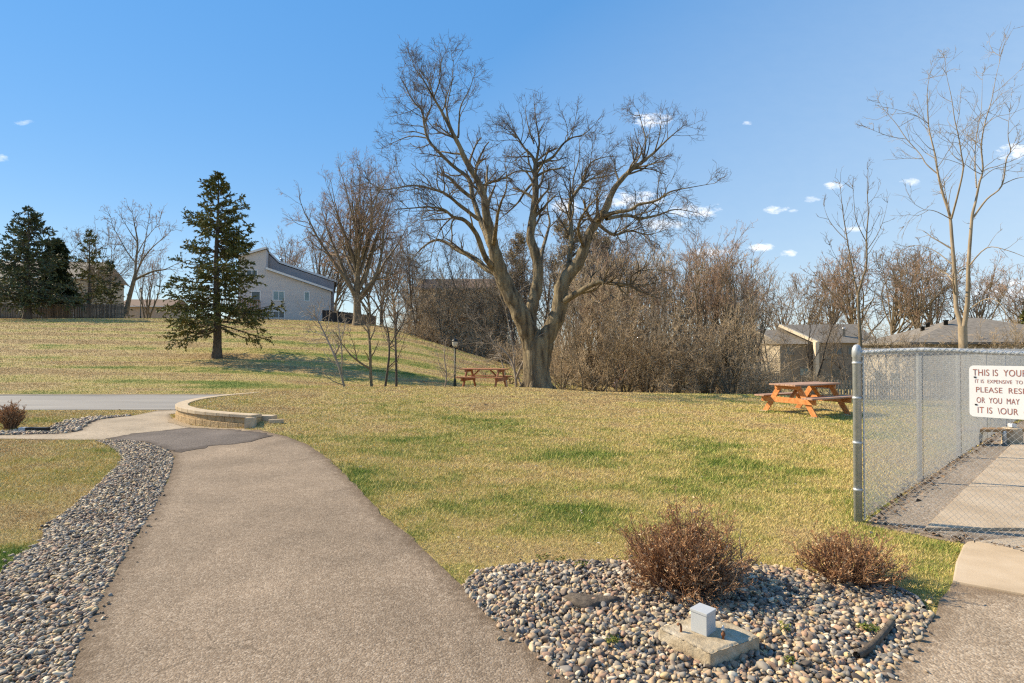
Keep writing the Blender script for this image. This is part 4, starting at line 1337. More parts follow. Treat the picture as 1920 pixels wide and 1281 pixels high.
lf_ = []
while len(lf_) < 900:
    d = 4.2 * (24 / 4.2) ** random.random(); x = (random.uniform(150, 1650) - 960) / 1066.7 * d
    if any(in_poly(np.array([x]), np.array([d]), p)[0] for p in (PAVED[0], ROADP, BED, BORDER, AGG, SIDEWALK)): continue
    lf_.append((x, d, 0))
lf_ = np.array(lf_); lf_[:, 2] = ground(lf_[:, 0], lf_[:, 1]) + .022
n = len(lf_)
q = rng.normal(0, .012, (n, 3, 3)) * np.clip(lf_[:, 1] / 7, .8, 2.2)[:, None, None]; q[:, :, 2] *= .4
MT['paleleaf'] = mat('pale_fallen_leaves', [(0.50, 0.40, 0.28), (0.33, 0.23, 0.14), (0.20, 0.14, 0.09), (0.60, 0.52, 0.40)], mode='island', scale=9)
tag(link('fallen_leaves', mesh_np('fallen_leaves', (lf_[:, None] + q).reshape(-1, 3), None, np.arange(n * 3).reshape(-1, 3)), None, MT['paleleaf']), 'scattered pale and brown fallen leaf bits on the lawn', 'fallen leaves', kind='stuff')

# small light box by the left shrub
x, y = gnd(38, 809)
lb_ = empty('ground_light', (x, y, gz(x, y))); tag(lb_, 'low black ground floodlight with small grey box at the left edge', 'ground light')
Box().box(0, .14, -.05, .05, 0, .085).build('junction_box', MT['boxgrey'], lb_, bevel=.005)
Box().box(.15, .58, -.06, .06, .02, .085).build('lamp_body', MT['black'], lb_, bevel=.008)
Box().box(-.05, .5, -.22, -.10, 0, .025).build('base_plate', MT['edging'], lb_, bevel=.005)
# ------------------------------------------------------------------ buildings
def X_(px, Y): return (px - 960) / 1066.7 * Y
def Z_(py, Y): return at(960, py, Y).z


def window(parent, x0, x1, z0, z1, y, bars=1, pane='pane', trim='trim', t=.11):
    b = Box()
    b.box(x0 - t, x1 + t, y - .05, y, z1, z1 + t).box(x0 - t, x1 + t, y - .06, y, z0 - t, z0)
    b.box(x0 - t, x0, y - .045, y, z0, z1).box(x1, x1 + t, y - .045, y, z0, z1)
    for k in range(bars):
        xm = x0 + (x1 - x0) * (k + 1) / (bars + 1)
        b.box(xm - .035, xm + .035, y - .035, y, z0, z1)
    f = b.build('window', MT[trim], parent)
    Box().box(x0, x1, y - .02, y, z0, z1).build('pane', MT[pane], f)
    return f


# grey split gable house on the hill
D = 70.0
HX = lambda px: (X_(px, D) - X_(540, D)) * 1.045
hz0 = 4.6
HZ = lambda py: Z_(py, D) - hz0
gh = empty('grey_house', (X_(540, D), D, hz0), R(18)); tag(gh, 'pale grey lap sided house with split sloping roofs on the hilltop', 'house')
Box().prism_xz([(HX(458), -1), (HX(458), HZ(486.5)), (HX(503), HZ(470)), (HX(503), HZ(507)), (HX(613), HZ(544.5)), (HX(613), -1)], 0, 9).build('wall', MT['siding'], gh)
th = .22
rf = Box()
rf.prism_xz([(HX(455), HZ(487.7)), (HX(504), HZ(469)), (HX(504), HZ(469) + th), (HX(455), HZ(487.7) + th)], -.35, 9.3)
rf.prism_xz([(HX(503.3), HZ(507)), (HX(616), HZ(544.5)), (HX(616), HZ(544.5) + th), (HX(503.3), HZ(507) + th)], -.35, 2.9)
rfo = rf.build('roof', MT['shingle'], gh)
tr = Box()
for a, b_ in (((455, 487.7), (504, 469)), ((503.3, 507), (616, 544.5))):
    tr.prism_xz([(HX(a[0]), HZ(a[1]) - .02), (HX(b_[0]), HZ(b_[1]) - .02), (HX(b_[0]), HZ(b_[1]) + th + .02), (HX(a[0]), HZ(a[1]) + th + .02)], -.40, -.352)
tr.build('rake_trim', MT['trim'], gh)
w2 = Box().prism_xz([(HX(504), -1), (HX(504), HZ(472)), (HX(521), HZ(489)), (HX(619), HZ(521)), (HX(619), -1)], 3.0, 9)
w2.build('rear_wing', MT['siding2'], gh)
rw = Box().prism_xz([(HX(503.5), HZ(469)), (HX(521), HZ(487)), (HX(623), HZ(521)), (HX(623), HZ(521) + th), (HX(521.5), HZ(487) + th), (HX(503.5), HZ(469) + th)], 2.93, 9.3)
rw.build('roof', MT['shingle'], gh)
Box().prism_xz([(HX(503.5), HZ(469) - .02), (HX(521), HZ(487) - .02), (HX(623), HZ(521) - .02), (HX(623), HZ(521) + th + .02), (HX(521.5), HZ(487) + th + .02), (HX(503.5), HZ(469) + th + .02)], 2.88, 2.927).build('rake_trim', MT['trim'], gh)
window(gh, HX(515.5), HX(532.5), HZ(563), HZ(547.5), 0, 1, 'curtain', 'trim')
window(gh, HX(568), HX(575), HZ(563), HZ(547.5), 0, 0, 'curtain', 'trim')
window(gh, HX(516), HX(533), HZ(596), HZ(585), 0, 1, 'pane', 'trim')
window(gh, HX(480), HX(493), HZ(566), HZ(549), 0, 0, 'pane', 'trim')
window(gh, HX(472), HX(488), HZ(521), HZ(510), 0, 1, 'pane', 'trim')
for px_, py_ in ((470, 474), (524, 484)):
    vz = HZ(py_)
    Box().lathe((HX(px_), 4 if px_ < 500 else 5.0, vz - .3), [(.12, -.8), (.12, .75), (.2, .76), (.2, .95), (.05, 1.0)], 10).build('roof_vent', MT['galv'], gh, smooth=True)
dk = Box()
dk.box(HX(425), HX(497), -2.4, -.02, HZ(585), HZ(583))
for i in range(30):
    xx = HX(425) + (HX(497) - HX(425)) * i / 29
    dk.box(xx - .05, xx + .05, -2.42, -2.36, HZ(584), HZ(568))
dk.box(HX(425), HX(497), -2.45, -2.33, HZ(568), HZ(566.5))
for i in range(4):
    xx = HX(428) + (HX(495) - HX(428)) * i / 3
    dk.box(xx - .07, xx + .07, -2.35, -2.2, -1, HZ(584))
dk.build('deck', MT['deckwood'], gh)


def simple_house(name, label, pxc, Y, w, dep, rz, wall_h, rise, zb, wm, rm, wins=(), cat='house', over=.45, trim='trim'):
    r = empty(name, (X_(pxc, Y), Y, zb), rz); tag(r, label, cat)
    Box().box(-w / 2, w / 2, 0, dep, -1.5, wall_h).build('wall', MT[wm], r)
    g = Box()
    b = Box()
    v = [(-w / 2 - over, -over, wall_h), (w / 2 + over, -over, wall_h), (w / 2 + over, dep + over, wall_h), (-w / 2 - over, dep + over, wall_h),
         (-w / 2 - over, dep / 2, wall_h + rise), (w / 2 + over, dep / 2, wall_h + rise)]
    b.add(v, [(0, 1, 5, 4), (2, 3, 4, 5), (0, 4, 3), (1, 2, 5), (3, 2, 1, 0)])
    b.build('roof', MT[rm], r)
    Box().box(-w / 2 - over, w / 2 + over, -over - .06, -over - .005, wall_h - .18, wall_h + .03).build('fascia', MT[trim], r)
    for (x0, x1, z0, z1) in wins:
        window(r, x0, x1, z0, z1, -.002, 1, 'pane', trim)
    return r


simple_house('beige_house', 'beige house with grey roof mostly hidden behind the left spruces', 62, 84, 15, 9, R(4), Z_(520, 84) - 4.4, 3.0, 4.4, 'beige', 'shingle',
             [(-5.5, -4.2, 1.2, 2.6), (-2.2, -.9, 1.2, 2.6), (1.2, 2.6, 1.0, 2.6), (4.4, 5.6, 1.2, 2.6), (1.2, 2.6, 4.2, 5.4), (4.4, 5.6, 4.2, 5.4)])
simple_house('far_garage', 'low tan garage with brown roof far back on the hilltop', 270, 105, 9.5, 6, R(0), Z_(574, 105) - 4.3, 1.5, 4.3, 'beige', 'brownshingle', [], 'garage')
simple_house('brown_house', 'brown two storey house seen dimly through the wooded hillside', 862, 66, 9.6, 8, R(-3), Z_(541, 66) - 1.0, 1.6, 1.0, 'taupe', 'brownshingle',
             [(-3.6, -2.2, 4.4, 5.6), (.6, 2.0, 4.4, 5.6), (-3.2, -1.6, 1.4, 2.8), (1.4, 2.8, 1.4, 2.8)], trim='taupe')

# townhouse row at the right
D = 68.0
tx0 = X_(1495, D)
TX = lambda px: X_(px, D) - tx0
tz0 = -3.2
TZ = lambda py: Z_(py, D) - tz0
tw = empty('townhouse_row', (tx0, D, tz0)); tag(tw, 'two storey taupe townhouses with grey roofs and cream end walls behind the orange table', 'townhouse')
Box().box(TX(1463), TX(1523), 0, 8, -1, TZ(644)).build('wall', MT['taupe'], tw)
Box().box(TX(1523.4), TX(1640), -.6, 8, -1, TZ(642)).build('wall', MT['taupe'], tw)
ew = Box()
ew.add([(TX(1462.6), 0, -1), (TX(1462.6), 0, TZ(644)), (TX(1437), 4.0, TZ(619) + .3), (TX(1420), 8, TZ(644)), (TX(1420), 8, -1)] +
       [(TX(1462.6) + .2, .1, -1), (TX(1462.6) + .2, .1, TZ(644)), (TX(1437) + .3, 4.1, TZ(619) + .3), (TX(1420) + .3, 8.1, TZ(644)), (TX(1420) + .3, 8.1, -1)],
       [(0, 1, 2, 3, 4), (9, 8, 7, 6, 5), (0, 5, 6, 1), (1, 6, 7, 2), (2, 7, 8, 3), (3, 8, 9, 4)])
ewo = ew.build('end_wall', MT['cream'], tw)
r1 = Box()
r1.add([(TX(1459), -.4, TZ(645)), (TX(1517), -.4, TZ(645)), (TX(1517), 4.2, TZ(617)), (TX(1440), 4.2, TZ(617)), (TX(1517), 8.4, TZ(645)), (TX(1420), 8.4, TZ(645))],
       [(0, 1, 2, 3), (3, 2, 4, 5), (1, 4, 2), (0, 3, 5), (0, 5, 4, 1)])
r1.build('roof', MT['shingle'], tw)
r2 = Box()
r2.add([(TX(1526), -1.0, TZ(643)), (TX(1642), -1.0, TZ(643)), (TX(1642), 3.8, TZ(605)), (TX(1490), 3.8, TZ(607)), (TX(1642), 8.4, TZ(643)), (TX(1500), 8.4, TZ(643))],
       [(0, 1, 2, 3), (3, 2, 4, 5), (1, 4, 2), (0, 3, 5), (0, 5, 4, 1)])
r2.build('roof', MT['shingle'], tw)
pw = Box()
pw.beam((TX(1489), 3.6, TZ(608)), (TX(1525.5), -1.0, TZ(643)), .40, .34)
pw.box(TX(1519.5), TX(1526.2), -1.15, -.62, -1, TZ(642))
pw.build('party_wall', MT['creamtrim'], tw)
for (a, b_, c, d_, yy) in ((1474, 1488, 665, 652, 0), (1500, 1515, 704, 691, 0), (1553, 1573, 664, 652, -.6), (1553, 1568, 706, 693, -.6), (1585, 1597, 664, 652, -.6)):
    window(tw, TX(a), TX(b_), TZ(c), TZ(d_), yy, 1, 'curtain' if a == 1500 else 'pane', 'taupe')
Box().lathe((TX(1588), .6, TZ(640)), [(.16, 0), (.16, 1.45), (.24, 1.46), (.24, 1.62), (.05, 1.7)], 10).build('roof_vent', MT['galv'], tw, smooth=True)

# hip roofed house corner behind the fence
Cx, Cy = X_(1713, 40), 40.0
ud = Vector((.25, .968, 0)); vd = Vector((.968, -.25, 0))
hp = empty('hip_roof_house', (Cx, Cy, -2.1)); tag(hp, 'grey hip roofed house corner with cream left wall behind the chain link fence', 'house')
W3 = lambda u, v, z: tuple(ud * u + vd * v + Vector((0, 0, z)))
ze = Z_(645, 40) + 2.1; za = Z_(597, 44) + 2.1
hb = Box()
q = [(0, 0), (0, 12), (10, 12), (10, 0)]
hb.add([W3(u, v, -1) for u, v in q] + [W3(u, v, ze) for u, v in q], [(3, 2, 1, 0), (4, 5, 6, 7), (0, 1, 5, 4), (1, 2, 6, 5), (2, 3, 7, 6), (3, 0, 4, 7)])
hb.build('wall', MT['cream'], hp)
ho = Box()
e = .45
q = [(-e, -e), (-e, 12 + e), (10 + e, 12 + e), (10 + e, -e)]
ho.add([W3(u, v, ze - .04) for u, v in q] + [W3(u, v, ze + .12) for u, v in q] + [W3(5, 5.0, za), W3(5, 6.2, za)],
       [(3, 2, 1, 0), (0, 1, 5, 4), (1, 2, 6, 5), (2, 3, 7, 6), (3, 0, 4, 7), (4, 5, 9, 8), (5, 6, 9), (6, 7, 8, 9), (7, 4, 8)])
ho.build('roof', MT['shingle'], hp)
Mh = Matrix(((-ud.x, vd.x, 0, 0), (-ud.y, vd.y, 0, 0), (0, 0, 1, 0), (0, 0, 0, 1)))
for (u_, z0_, z1_) in ((2.4, .5, 2.0), (5.8, .5, 2.0)):
    b = Box()
    b.add([W3(u_, -.04, z0_), W3(u_ + 1.5, -.04, z0_), W3(u_ + 1.5, -.04, z1_), W3(u_, -.04, z1_), W3(u_, 0.02, z0_), W3(u_ + 1.5, 0.02, z0_), W3(u_ + 1.5, .02, z1_), W3(u_, .02, z1_)],
          [(0, 1, 2, 3), (7, 6, 5, 4), (0, 4, 5, 1), (1, 5, 6, 2), (2, 6, 7, 3), (3, 7, 4, 0)])
    b.build('window', MT['pane'], hp)
for (v_, z0_, z1_) in ((1.6, .6, 2.1), (4.6, .6, 2.1), (8.0, .6, 2.1)):
    b = Box()
    b.add([W3(-.04, v_, z0_), W3(-.04, v_ + 1.5, z0_), W3(-.04, v_ + 1.5, z1_), W3(-.04, v_, z1_), W3(.02, v_, z0_), W3(.02, v_ + 1.5, z0_), W3(.02, v_ + 1.5, z1_), W3(.02, v_, z1_)],
          [(0, 1, 2, 3), (7, 6, 5, 4), (0, 4, 5, 1), (1, 5, 6, 2), (2, 6, 7, 3), (3, 7, 4, 0)])
    b.build('window', MT['pane'], hp)
for (u_, v_) in ((4.2, 2.2), (5.6, 3.1), (3.4, 3.4)):
    p = W3(u_, v_, ze + .12 + (za - ze) * min(v_ + e, u_ + e) / 5.5)
    Box().lathe(p, [(.14, -.2), (.14, .2), (.2, .21), (.18, .28)], 8).build('roof_vent', MT['black'], hp, smooth=True)


def board_fence(name, label, pts, h, bw, gap, m, cat='fence', th=.03):
    """upright boards along a line, one mesh of boards plus rails"""
    o0 = pts[0]
    r = empty(name, (o0[0], o0[1], gz(*o0))); tag(r, label, cat)
    b, rl = Box(), Box()
    for k in range(len(pts) - 1):
        a, c = Vector(pts[k]), Vector(pts[k + 1])
        L = (c - a).length; d = (c - a) / L; n_ = Vector((-d.y, d.x))
        nb = int(L / (bw + gap))
        for i in range(nb):
            p = a + d * (i + .5) * (L / nb)
            z = gz(p.x, p.y) - r.location.z
            s = d * bw / 2; t_ = n_ * th / 2
            hh = h + random.uniform(-.03, .03)
            q = [p - s - t_, p + s - t_, p + s + t_, p - s + t_]
            b.add([(v.x - o0[0], v.y - o0[1], z - .1) for v in q] + [(v.x - o0[0], v.y - o0[1], z + hh) for v in q],
                  [(3, 2, 1, 0), (4, 5, 6, 7), (0, 1, 5, 4), (1, 2, 6, 5), (2, 3, 7, 6), (3, 0, 4, 7)])
        for zz in (.3, h - .3):
            rl.beam((a.x - o0[0] + n_.x * .06, a.y - o0[1] + n_.y * .06, gz(*a) - r.location.z + zz), (c.x - o0[0] + n_.x * .06, c.y - o0[1] + n_.y * .06, gz(*c) - r.location.z + zz), .05, .09)
    b.build('boards', m, r); rl.build('rails', m, r)
    return r


board_fence('board_fence', 'weathered grey brown upright board fence along the left hilltop', [(X_(-140, 63), 63), (X_(90, 63), 63), (X_(232, 63), 63.0)], 1.75, .14, .045, MT['fencewood'])
board_fence('board_fence', 'dark stained board fence right of the grey house', [(X_(604, 66), 66), (X_(650, 65), 65), (X_(705, 63), 63)], 1.65, .16, .012, MT['darkfence'])
board_fence('board_fence', 'cream slatted board fence behind the orange picnic table', [(X_(1552, 34), 34), (X_(1640, 34), 34), (X_(1735, 34.5), 34.5), (X_(1800, 36), 36)], 1.22, .10, .07, MT['picket'])
board_fence('board_fence', 'grey tall board fence half hidden at the right of the thicket', [(X_(1384, 52), 52), (X_(1465, 52), 52)], 1.75, .15, .03, MT['fencewood'])

# orange play thing in the brush
x, Y = X_(1166, 36), 36.0
pl = empty('play_seat', (x, Y, gz(x, Y))); tag(pl, 'small bright orange play seat on a violet frame half hidden in the brush', 'play equipment')
z_ = at(1166, 706, 36).z - gz(x, Y)
b = Box()
b.beam((-.2, 0, z_ - .25), (.24, 0, z_ + .40), .42, .05); b.build('seat', MT['orange'], pl, bevel=.01)
for s in (-1, 1):
    tube_obj('frame', [(-.62, s * .25, 0), (-.1, s * .25, z_ + .05), (.28, s * .25, z_ + .45)], .035, MT['violet'], pl, 6)
    tube_obj('leg', [(.3, s * .25, z_ + .1), (-.35, s * .25, 0)], .03, MT['violet'], pl, 6)

#@@TREES@@
# ------------------------------------------------------------------ trees
def place(name, label, cat, loc, rz, sc, parts, group=None):
    r = empty(name, loc, rz, sc); tag(r, label, cat, group)
    for nm, me in parts:
        link(nm, me, r)
    return r


def with_mat(me, m):
    me.materials.clear(); me.materials.append(m)
    return me


def limb_curve(lst, base, n=4, thin=True):
    """lst of (px, py, dy, rpx) -> local 3-D polyline and radii"""
    a = []
    for (px, py, dy, rp) in lst:
        Y = base.y + dy
        p = at(px, py, Y) - base
        a.append((p.x, p.y, p.z, rp * (min(1.0, .36 + .047 * rp) if thin else .9) / 1066.7 * Y))
    a = np.array(a)
    if len(a) > 2:
        s = smooth_curve([tuple(q) for q in a], n)
    else:
        s = a
    return s[:, :3], s[:, 3]


def bare_crown(limbs, rg, L1=1.1, L2=3.0, L3=5, L4=4, twig=.0055, up=.05, len1=.55, tipl=1.5, t0=.15, maxl=3.2, fall=.7, rlim=None, lm=1.0, jt=.19):
    """branches, branchlets and twigs on a list of (pts, rad) limbs"""
    big, fine = Tubes(), Tubes()
    P, D, L, Rr = [], [], [], []
    for pts, rad in limbs:
        res = np.stack([np.interp(np.linspace(0, 1, 12), np.linspace(0, 1, len(pts)), pts[:, i]) for i in range(3)], -1)
        rr = np.interp(np.linspace(0, 1, 12), np.linspace(0, 1, len(rad)), rad)
        p, d, l, r_ = spawn(res[None], rr[None], L1, rg, t0, 1.0, (28, 68), len1, .5, lmin=.5, tip_more=.4, lmax=maxl, fall=fall)
        if rlim: l = np.minimum(l, .50 + rlim * r_)
        P.append(p); D.append(d); L.append(l); Rr.append(r_)
        # the limb runs on into finer wood
        tips = 3
        e = unit(res[-1] - res[-2])
        P.append(np.repeat(res[-1:], tips, 0)); D.append(e[None] + rg.normal(0, .35, (tips, 3)))
        L.append(rg.uniform(.6, 1.3, tips) * tipl); Rr.append(np.full(tips, rr[-1] * .8))
    P, D, L, Rr = map(np.concatenate, (P, D, L, Rr))
    Rr = np.maximum(Rr, twig * 2.2)
    p1, r1 = grow(P, D, L, Rr, 7, .17, up, rg, .38)
    big.add(p1, r1, 4)
    P, D, L, Rr = spawn(p1, r1, L2, rg, .15, 1.0, (25, 62), .52, .6, lmin=.25 * lm, tip_more=.3)
    p2, r2 = grow(P, D, L, np.maximum(Rr, twig * 1.4), 6, jt, up, rg, .5)
    fine.add(p2, r2, 3)
    P, D, L, Rr = spawn(p2, r2, L3, rg, .12, 1.0, (22, 56), .55, .7, lmin=.16 * lm)
    p3, r3 = grow(P, D, L, np.full(len(P), twig * 1.1), 4, .2, up, rg, .7)
    fine.add(p3, r3, 3)
    if L4:
        P, D, L, Rr = spawn(p3, r3, L4, rg, .15, 1.0, (22, 56), .55, .8, lmin=.10 * lm)
        p4, r4 = grow(P, D, L, np.full(len(P), twig * .85), 3, .2, up, rg, .7)
        fine.add(p4, r4, 3)
    return big, fine


# ---- the great bare tree on the lawn crest
def big_tree():
    rg = np.random.default_rng(21)
    Y = 24.0
    x = X_(1006, Y)
    base = Vector((x, Y, gz(x, Y) - .02))
    L = lambda *a: list(a)
    A = [
        [(1012, 690, 0, 17), (1000, 655, -.1, 18), (990, 622, -.2, 18), (976, 590, -.3, 17), (958, 556, -.3, 15.5), (944, 525, -.3, 14.5), (934, 498, -.4, 13.5), (927, 470, -.5, 12), (920, 438, -.7, 11),
         (912, 404, -.9, 10), (906, 362, -1.1, 8), (892, 331, -1.2, 7.5), (872, 300, -1.3, 7), (858, 266, -1.4, 6.2), (848, 246, -1.5, 5.8), (830, 211, -1.7, 4.6), (813, 184, -1.8, 3.6), (796, 153, -1.9, 2.6), (776, 125, -2, 1.4)],
        [(858, 258, -1.4, 4), (861, 225, -1.2, 3.2), (865, 197, -1, 2.6), (879, 170, -.8, 2), (890, 140, -.6, 1.2)],
        [(813, 184, -1.8, 3), (826, 146, -2.0, 2.3), (827, 118, -2.1, 1.6), (836, 96, -2.2, .9)],
        [(848, 246, -1.5, 3.5), (838, 205, -1, 2.6), (846, 160, -.6, 2.0), (850, 115, -.3, 1.2)],
        [(920, 462, -.4, 8), (908, 432, .4, 7.6), (897, 405, .8, 7), (886, 369, 1.2, 6.4), (877, 335, 1.5, 6), (851, 314, 1.7, 5.2), (820, 283, 1.8, 4.8), (803, 261, 1.9, 4.4), (796, 232, 2.0, 3.6), (791, 208, 2.0, 3.2), (773, 187, 2.1, 2.4), (757, 156, 2.2, 1.4)],
        [(803, 259, 1.9, 3), (769, 256, 2.2, 2.2), (741, 266, 2.4, 1.6), (718, 277, 2.5, .8)],
        [(796, 232, 2, 2.8), (810, 195, 2.3, 2.2), (806, 165, 2.5, 1.6), (815, 135, 2.6, .8)],
        [(888, 372, 1.1, 6), (864, 354, .8, 5.5), (846, 337, .6, 5), (834, 329, .5, 4.2)],
        [(898, 412, -.9, 6), (865, 387, -1.5, 5.4), (837, 366, -2.0, 4.8), (813, 356, -2.4, 4.2), (782, 349, -2.8, 3.4), (745, 352, -3.2, 2.6), (717, 356, -3.5, 1.8), (698, 345, -3.7, 1)],
        [(934, 512, -.2, 9), (910, 502, .2, 8), (896, 490, .5, 7.4), (877, 479, .9, 6.8), (855, 468, 1.2, 6), (840, 456, 1.5, 5), (818, 451, 1.8, 4), (795, 462, 2.1, 3), (775, 482, 2.3, 1.8)],
        [(928, 508, -.3, 8), (908, 478, -1, 7.4), (893, 440, -1.4, 6.8), (872, 414, -1.8, 6), (848, 407, -2.2, 4.8), (831, 393, -2.5, 4), (803, 388, -3, 3), (769, 390, -3.5, 2.4), (742, 393, -3.8, 1.4)],
        [(848, 407, -2.2, 3), (826, 430, -2.6, 2.4), (812, 465, -3, 1.8), (806, 500, -3.2, 1)],
        # centre leader
        [(1000, 672, .1, 14), (994, 640, .2, 13.5), (993, 608, .3, 13), (997, 579, .4, 12.5), (1006, 546, .5, 12), (1009, 505, .6, 11), (1003, 470, .7, 10.5), (995, 448, .8, 10), (999, 411, .9, 9), (1004, 369, 1, 8.4), (1003, 335, 1.1, 7.6),
         (1004, 307, 1.2, 6.5), (999, 294, 1.2, 5), (982, 277, 1.3, 3.8), (968, 252, 1.4, 2.8), (954, 236, 1.5, 1.6)],
        [(1004, 307, 1.2, 5), (1009, 283, 1.1, 4.2), (1011, 263, 1, 3.4), (1006, 232, .9, 2.4), (1002, 200, .8, 1.2)],
        [(1007, 313, 1.2, 5), (1037, 294, .9, 4.2), (1054, 273, .7, 3.6), (1071, 259, .5, 3), (1095, 252, .3, 2), (1118, 231, .1, 1)],
        [(1003, 340, 1.1, 4.5), (985, 359, 1.4, 4), (971, 380, 1.7, 3.4), (958, 393, 1.9, 2.6), (938, 409, 2.2, 1.4)],
        [(1002, 323, 1.1, 3.6), (971, 321, .7, 2.8), (951, 331, .3, 2), (935, 336, 0, 1)],
        [(1002, 200 + 70, 1, 3), (990, 235, 1.6, 2.2), (985, 205, 1.9, 1.2)],
        # right leader
        [(1012, 690, 0, 17), (1018, 658, 0, 17), (1025, 630, -.1, 16), (1040, 602, -.2, 15), (1050, 570, -.2, 14.5), (1053, 540, -.3, 13.5), (1066, 516, -.3, 12.5), (1085, 492, -.4, 12), (1095, 466, -.5, 11), (1105, 438, -.6, 10), (1119, 417, -.7, 9.4), (1133, 397, -.8, 9),
         (1147, 362, -.9, 7.6), (1160, 342, -1, 7), (1181, 321, -1.1, 6.2), (1205, 304, -1.2, 5.2), (1226, 287, -1.3, 4), (1250, 263, -1.4, 2.8), (1280, 237, -1.5, 1.4)],
        [(1132, 404, -.8, 7), (1157, 397, -1.4, 6), (1184, 393, -1.8, 5.2), (1198, 383, -2, 4.8), (1229, 376, -2.4, 4), (1257, 359, -2.8, 3), (1291, 352, -3.1, 2), (1338, 344, -3.5, 1)],
        [(1136, 410, -.8, 6), (1174, 404, .2, 5.2), (1202, 409, .8, 4.6), (1233, 404, 1.4, 3.6), (1267, 393, 1.9, 2.4), (1310, 400, 2.4, 1)],
        [(1205, 304, -1.2, 4), (1210, 266, -1, 3), (1205, 239, -.8, 2.2), (1197, 208, -.6, 1.1)],
        [(1226, 287, -1.3, 3), (1235, 258, -1.8, 2.2), (1240, 230, -2.1, 1.2)],
        [(1053, 548, -.25, 8), (1061, 524, -.1, 8), (1067, 501, .2, 7.4), (1070, 470, .6, 7), (1071, 445, .9, 6.6), (1069, 404, 1.2, 6), (1069, 380, 1.4, 5.6), (1081, 359, 1.6, 5), (1092, 342, 1.8, 4.4), (1109, 304, 2, 3), (1142, 293, 2.3, 1.4)],
        [(1090, 344, 1.8, 3.4), (1112, 335, 1.5, 3), (1147, 328, 1.2, 2.4), (1168, 312, 1, 1.2)],
        [(1074, 366, 1.5, 3.4), (1075, 335, 2, 2.8), (1085, 300, 2.4, 2.2), (1087, 264, 2.8, 1.1)],
        # low right bough
        [(1054, 566, -.3, 9), (1066, 560, -.6, 8.6), (1080, 551, -.9, 8), (1106, 537, -1.3, 7), (1125, 529, -1.6, 6.4), (1154, 532, -2, 5.4), (1180, 535, -2.3, 4.6), (1203, 548, -2.6, 3.4), (1228, 557, -2.9, 1.6)],
        [(1182, 533, -2.3, 3.6), (1184, 517, -2.5, 3.2), (1198, 509, -2.7, 2.6), (1222, 506, -2.9, 2), (1250, 508, -3.1, 1)],
        [(1180, 537, -2.3, 2.4), (1177, 553, -2.2, 1.9), (1184, 565, -2.1, 1.4), (1188, 582, -2, .7)],
        # boughs towards and away from the lawn
        [(925, 460, -.6, 7), (930, 420, -2.2, 5.5), (938, 385, -3.6, 4), (950, 350, -4.6, 2.6), (948, 318, -5.2, 1.2)],
        [(1009, 500, .6, 7), (1020, 460, 2.4, 5.5), (1030, 420, 3.8, 4), (1026, 385, 4.8, 2.6), (1036, 350, 5.4, 1.2)],
        [(1096, 465, -.5, 6), (1085, 430, -2.2, 4.8), (1098, 395, -3.6, 3.6), (1120, 370, -4.6, 2.2), (1128, 345, -5.2, 1)],
        [(1119, 417, -.7, 6), (1150, 440, 1.6, 4.6), (1182, 432, 3.2, 3.4), (1215, 440, 4.3, 2.2), (1245, 432, 5, 1)],
    ]
    tt = Tubes()
    tr_pts, tr_rad = limb_curve([(1007, 732, 0, 31), (1007, 722, 0, 28), (1006, 705, 0, 25.5), (1005, 685, 0, 24.5), (1005, 660, 0, 25), (1006, 640, 0, 24), (1008, 622, .1, 14)], base, 6)
    tt.add(tr_pts, tr_rad, 20)
    # root flares
    for a in (10, 75, 130, 190, 250, 310):
        ca, sa = math.cos(R(a)), math.sin(R(a))
        rr_ = .50
        tt.add(np.array([(ca * .30, sa * .30, .75), (ca * .42, sa * .42, .35), (ca * .62, sa * .62, .08), (ca * .88, sa * .88, -.05)]), np.array([.16, .17, .13, .05]), 8)
    limbs = []
    for k, l in enumerate(A):
        p, r_ = limb_curve(l, base, 4)
        p = p + np.stack([np.convolve(rg.normal(0, .012, len(p) + 4), np.ones(5) / 2.2, 'valid') for _ in range(3)], -1) * np.minimum(1, r_ / .05)[:, None]
        r_ = r_ * (1 + .06 * np.sin(np.arange(len(r_)) * 1.7 + k))
        tt.add(p, r_, 10 if r_[0] > .12 else 7)
        limbs.append((p, r_) if k not in (0, 12, 18) else (p[len(p) // 3:], r_[len(r_) // 3:]))
    big, fine = bare_crown(limbs, rg, L1=3.0, L2=4.4, L3=7.0, L4=6.5, twig=.0046, up=.05, len1=.40, maxl=1.45, t0=.2, tipl=.3, fall=.45, rlim=52, lm=1.7, jt=.14)
    r = empty('old_bare_tree', base); tag(r, 'huge spreading old bare tree with thick forked trunk on the lawn crest', 'tree')
    tt.g += big.g
    link('trunk', tt.mesh('trunk'), r, MT['bark'])
    link('crown', fine.mesh('crown'), r, MT['darktwig'])


big_tree()


def traced_tree(name, label, Y, px0, limbs_px, seed, barkm, twigm, **kw):
    rg = np.random.default_rng(seed)
    x = X_(px0, Y)
    base = Vector((x, Y, gz(x, Y) - .03))
    tt, limbs, rs = Tubes(), [], kw.pop('rs', 1.0)
    for k, l in enumerate(limbs_px):
        p, r_ = limb_curve(l, base, 4, limbs_px[0][0][3] > 4)
        r_ = r_ * rs
        tt.add(p, r_, 9 if k < 3 else 6)
        limbs.append((p, r_))
    skip = kw.pop('skip', 1)
    big, fine = bare_crown(limbs[skip:], rg, **kw)
    r = empty(name, base); tag(r, label, 'tree')
    tt.g += big.g
    link('trunk', tt.mesh('trunk'), r, barkm)
    link('crown', fine.mesh('crown'), r, twigm)


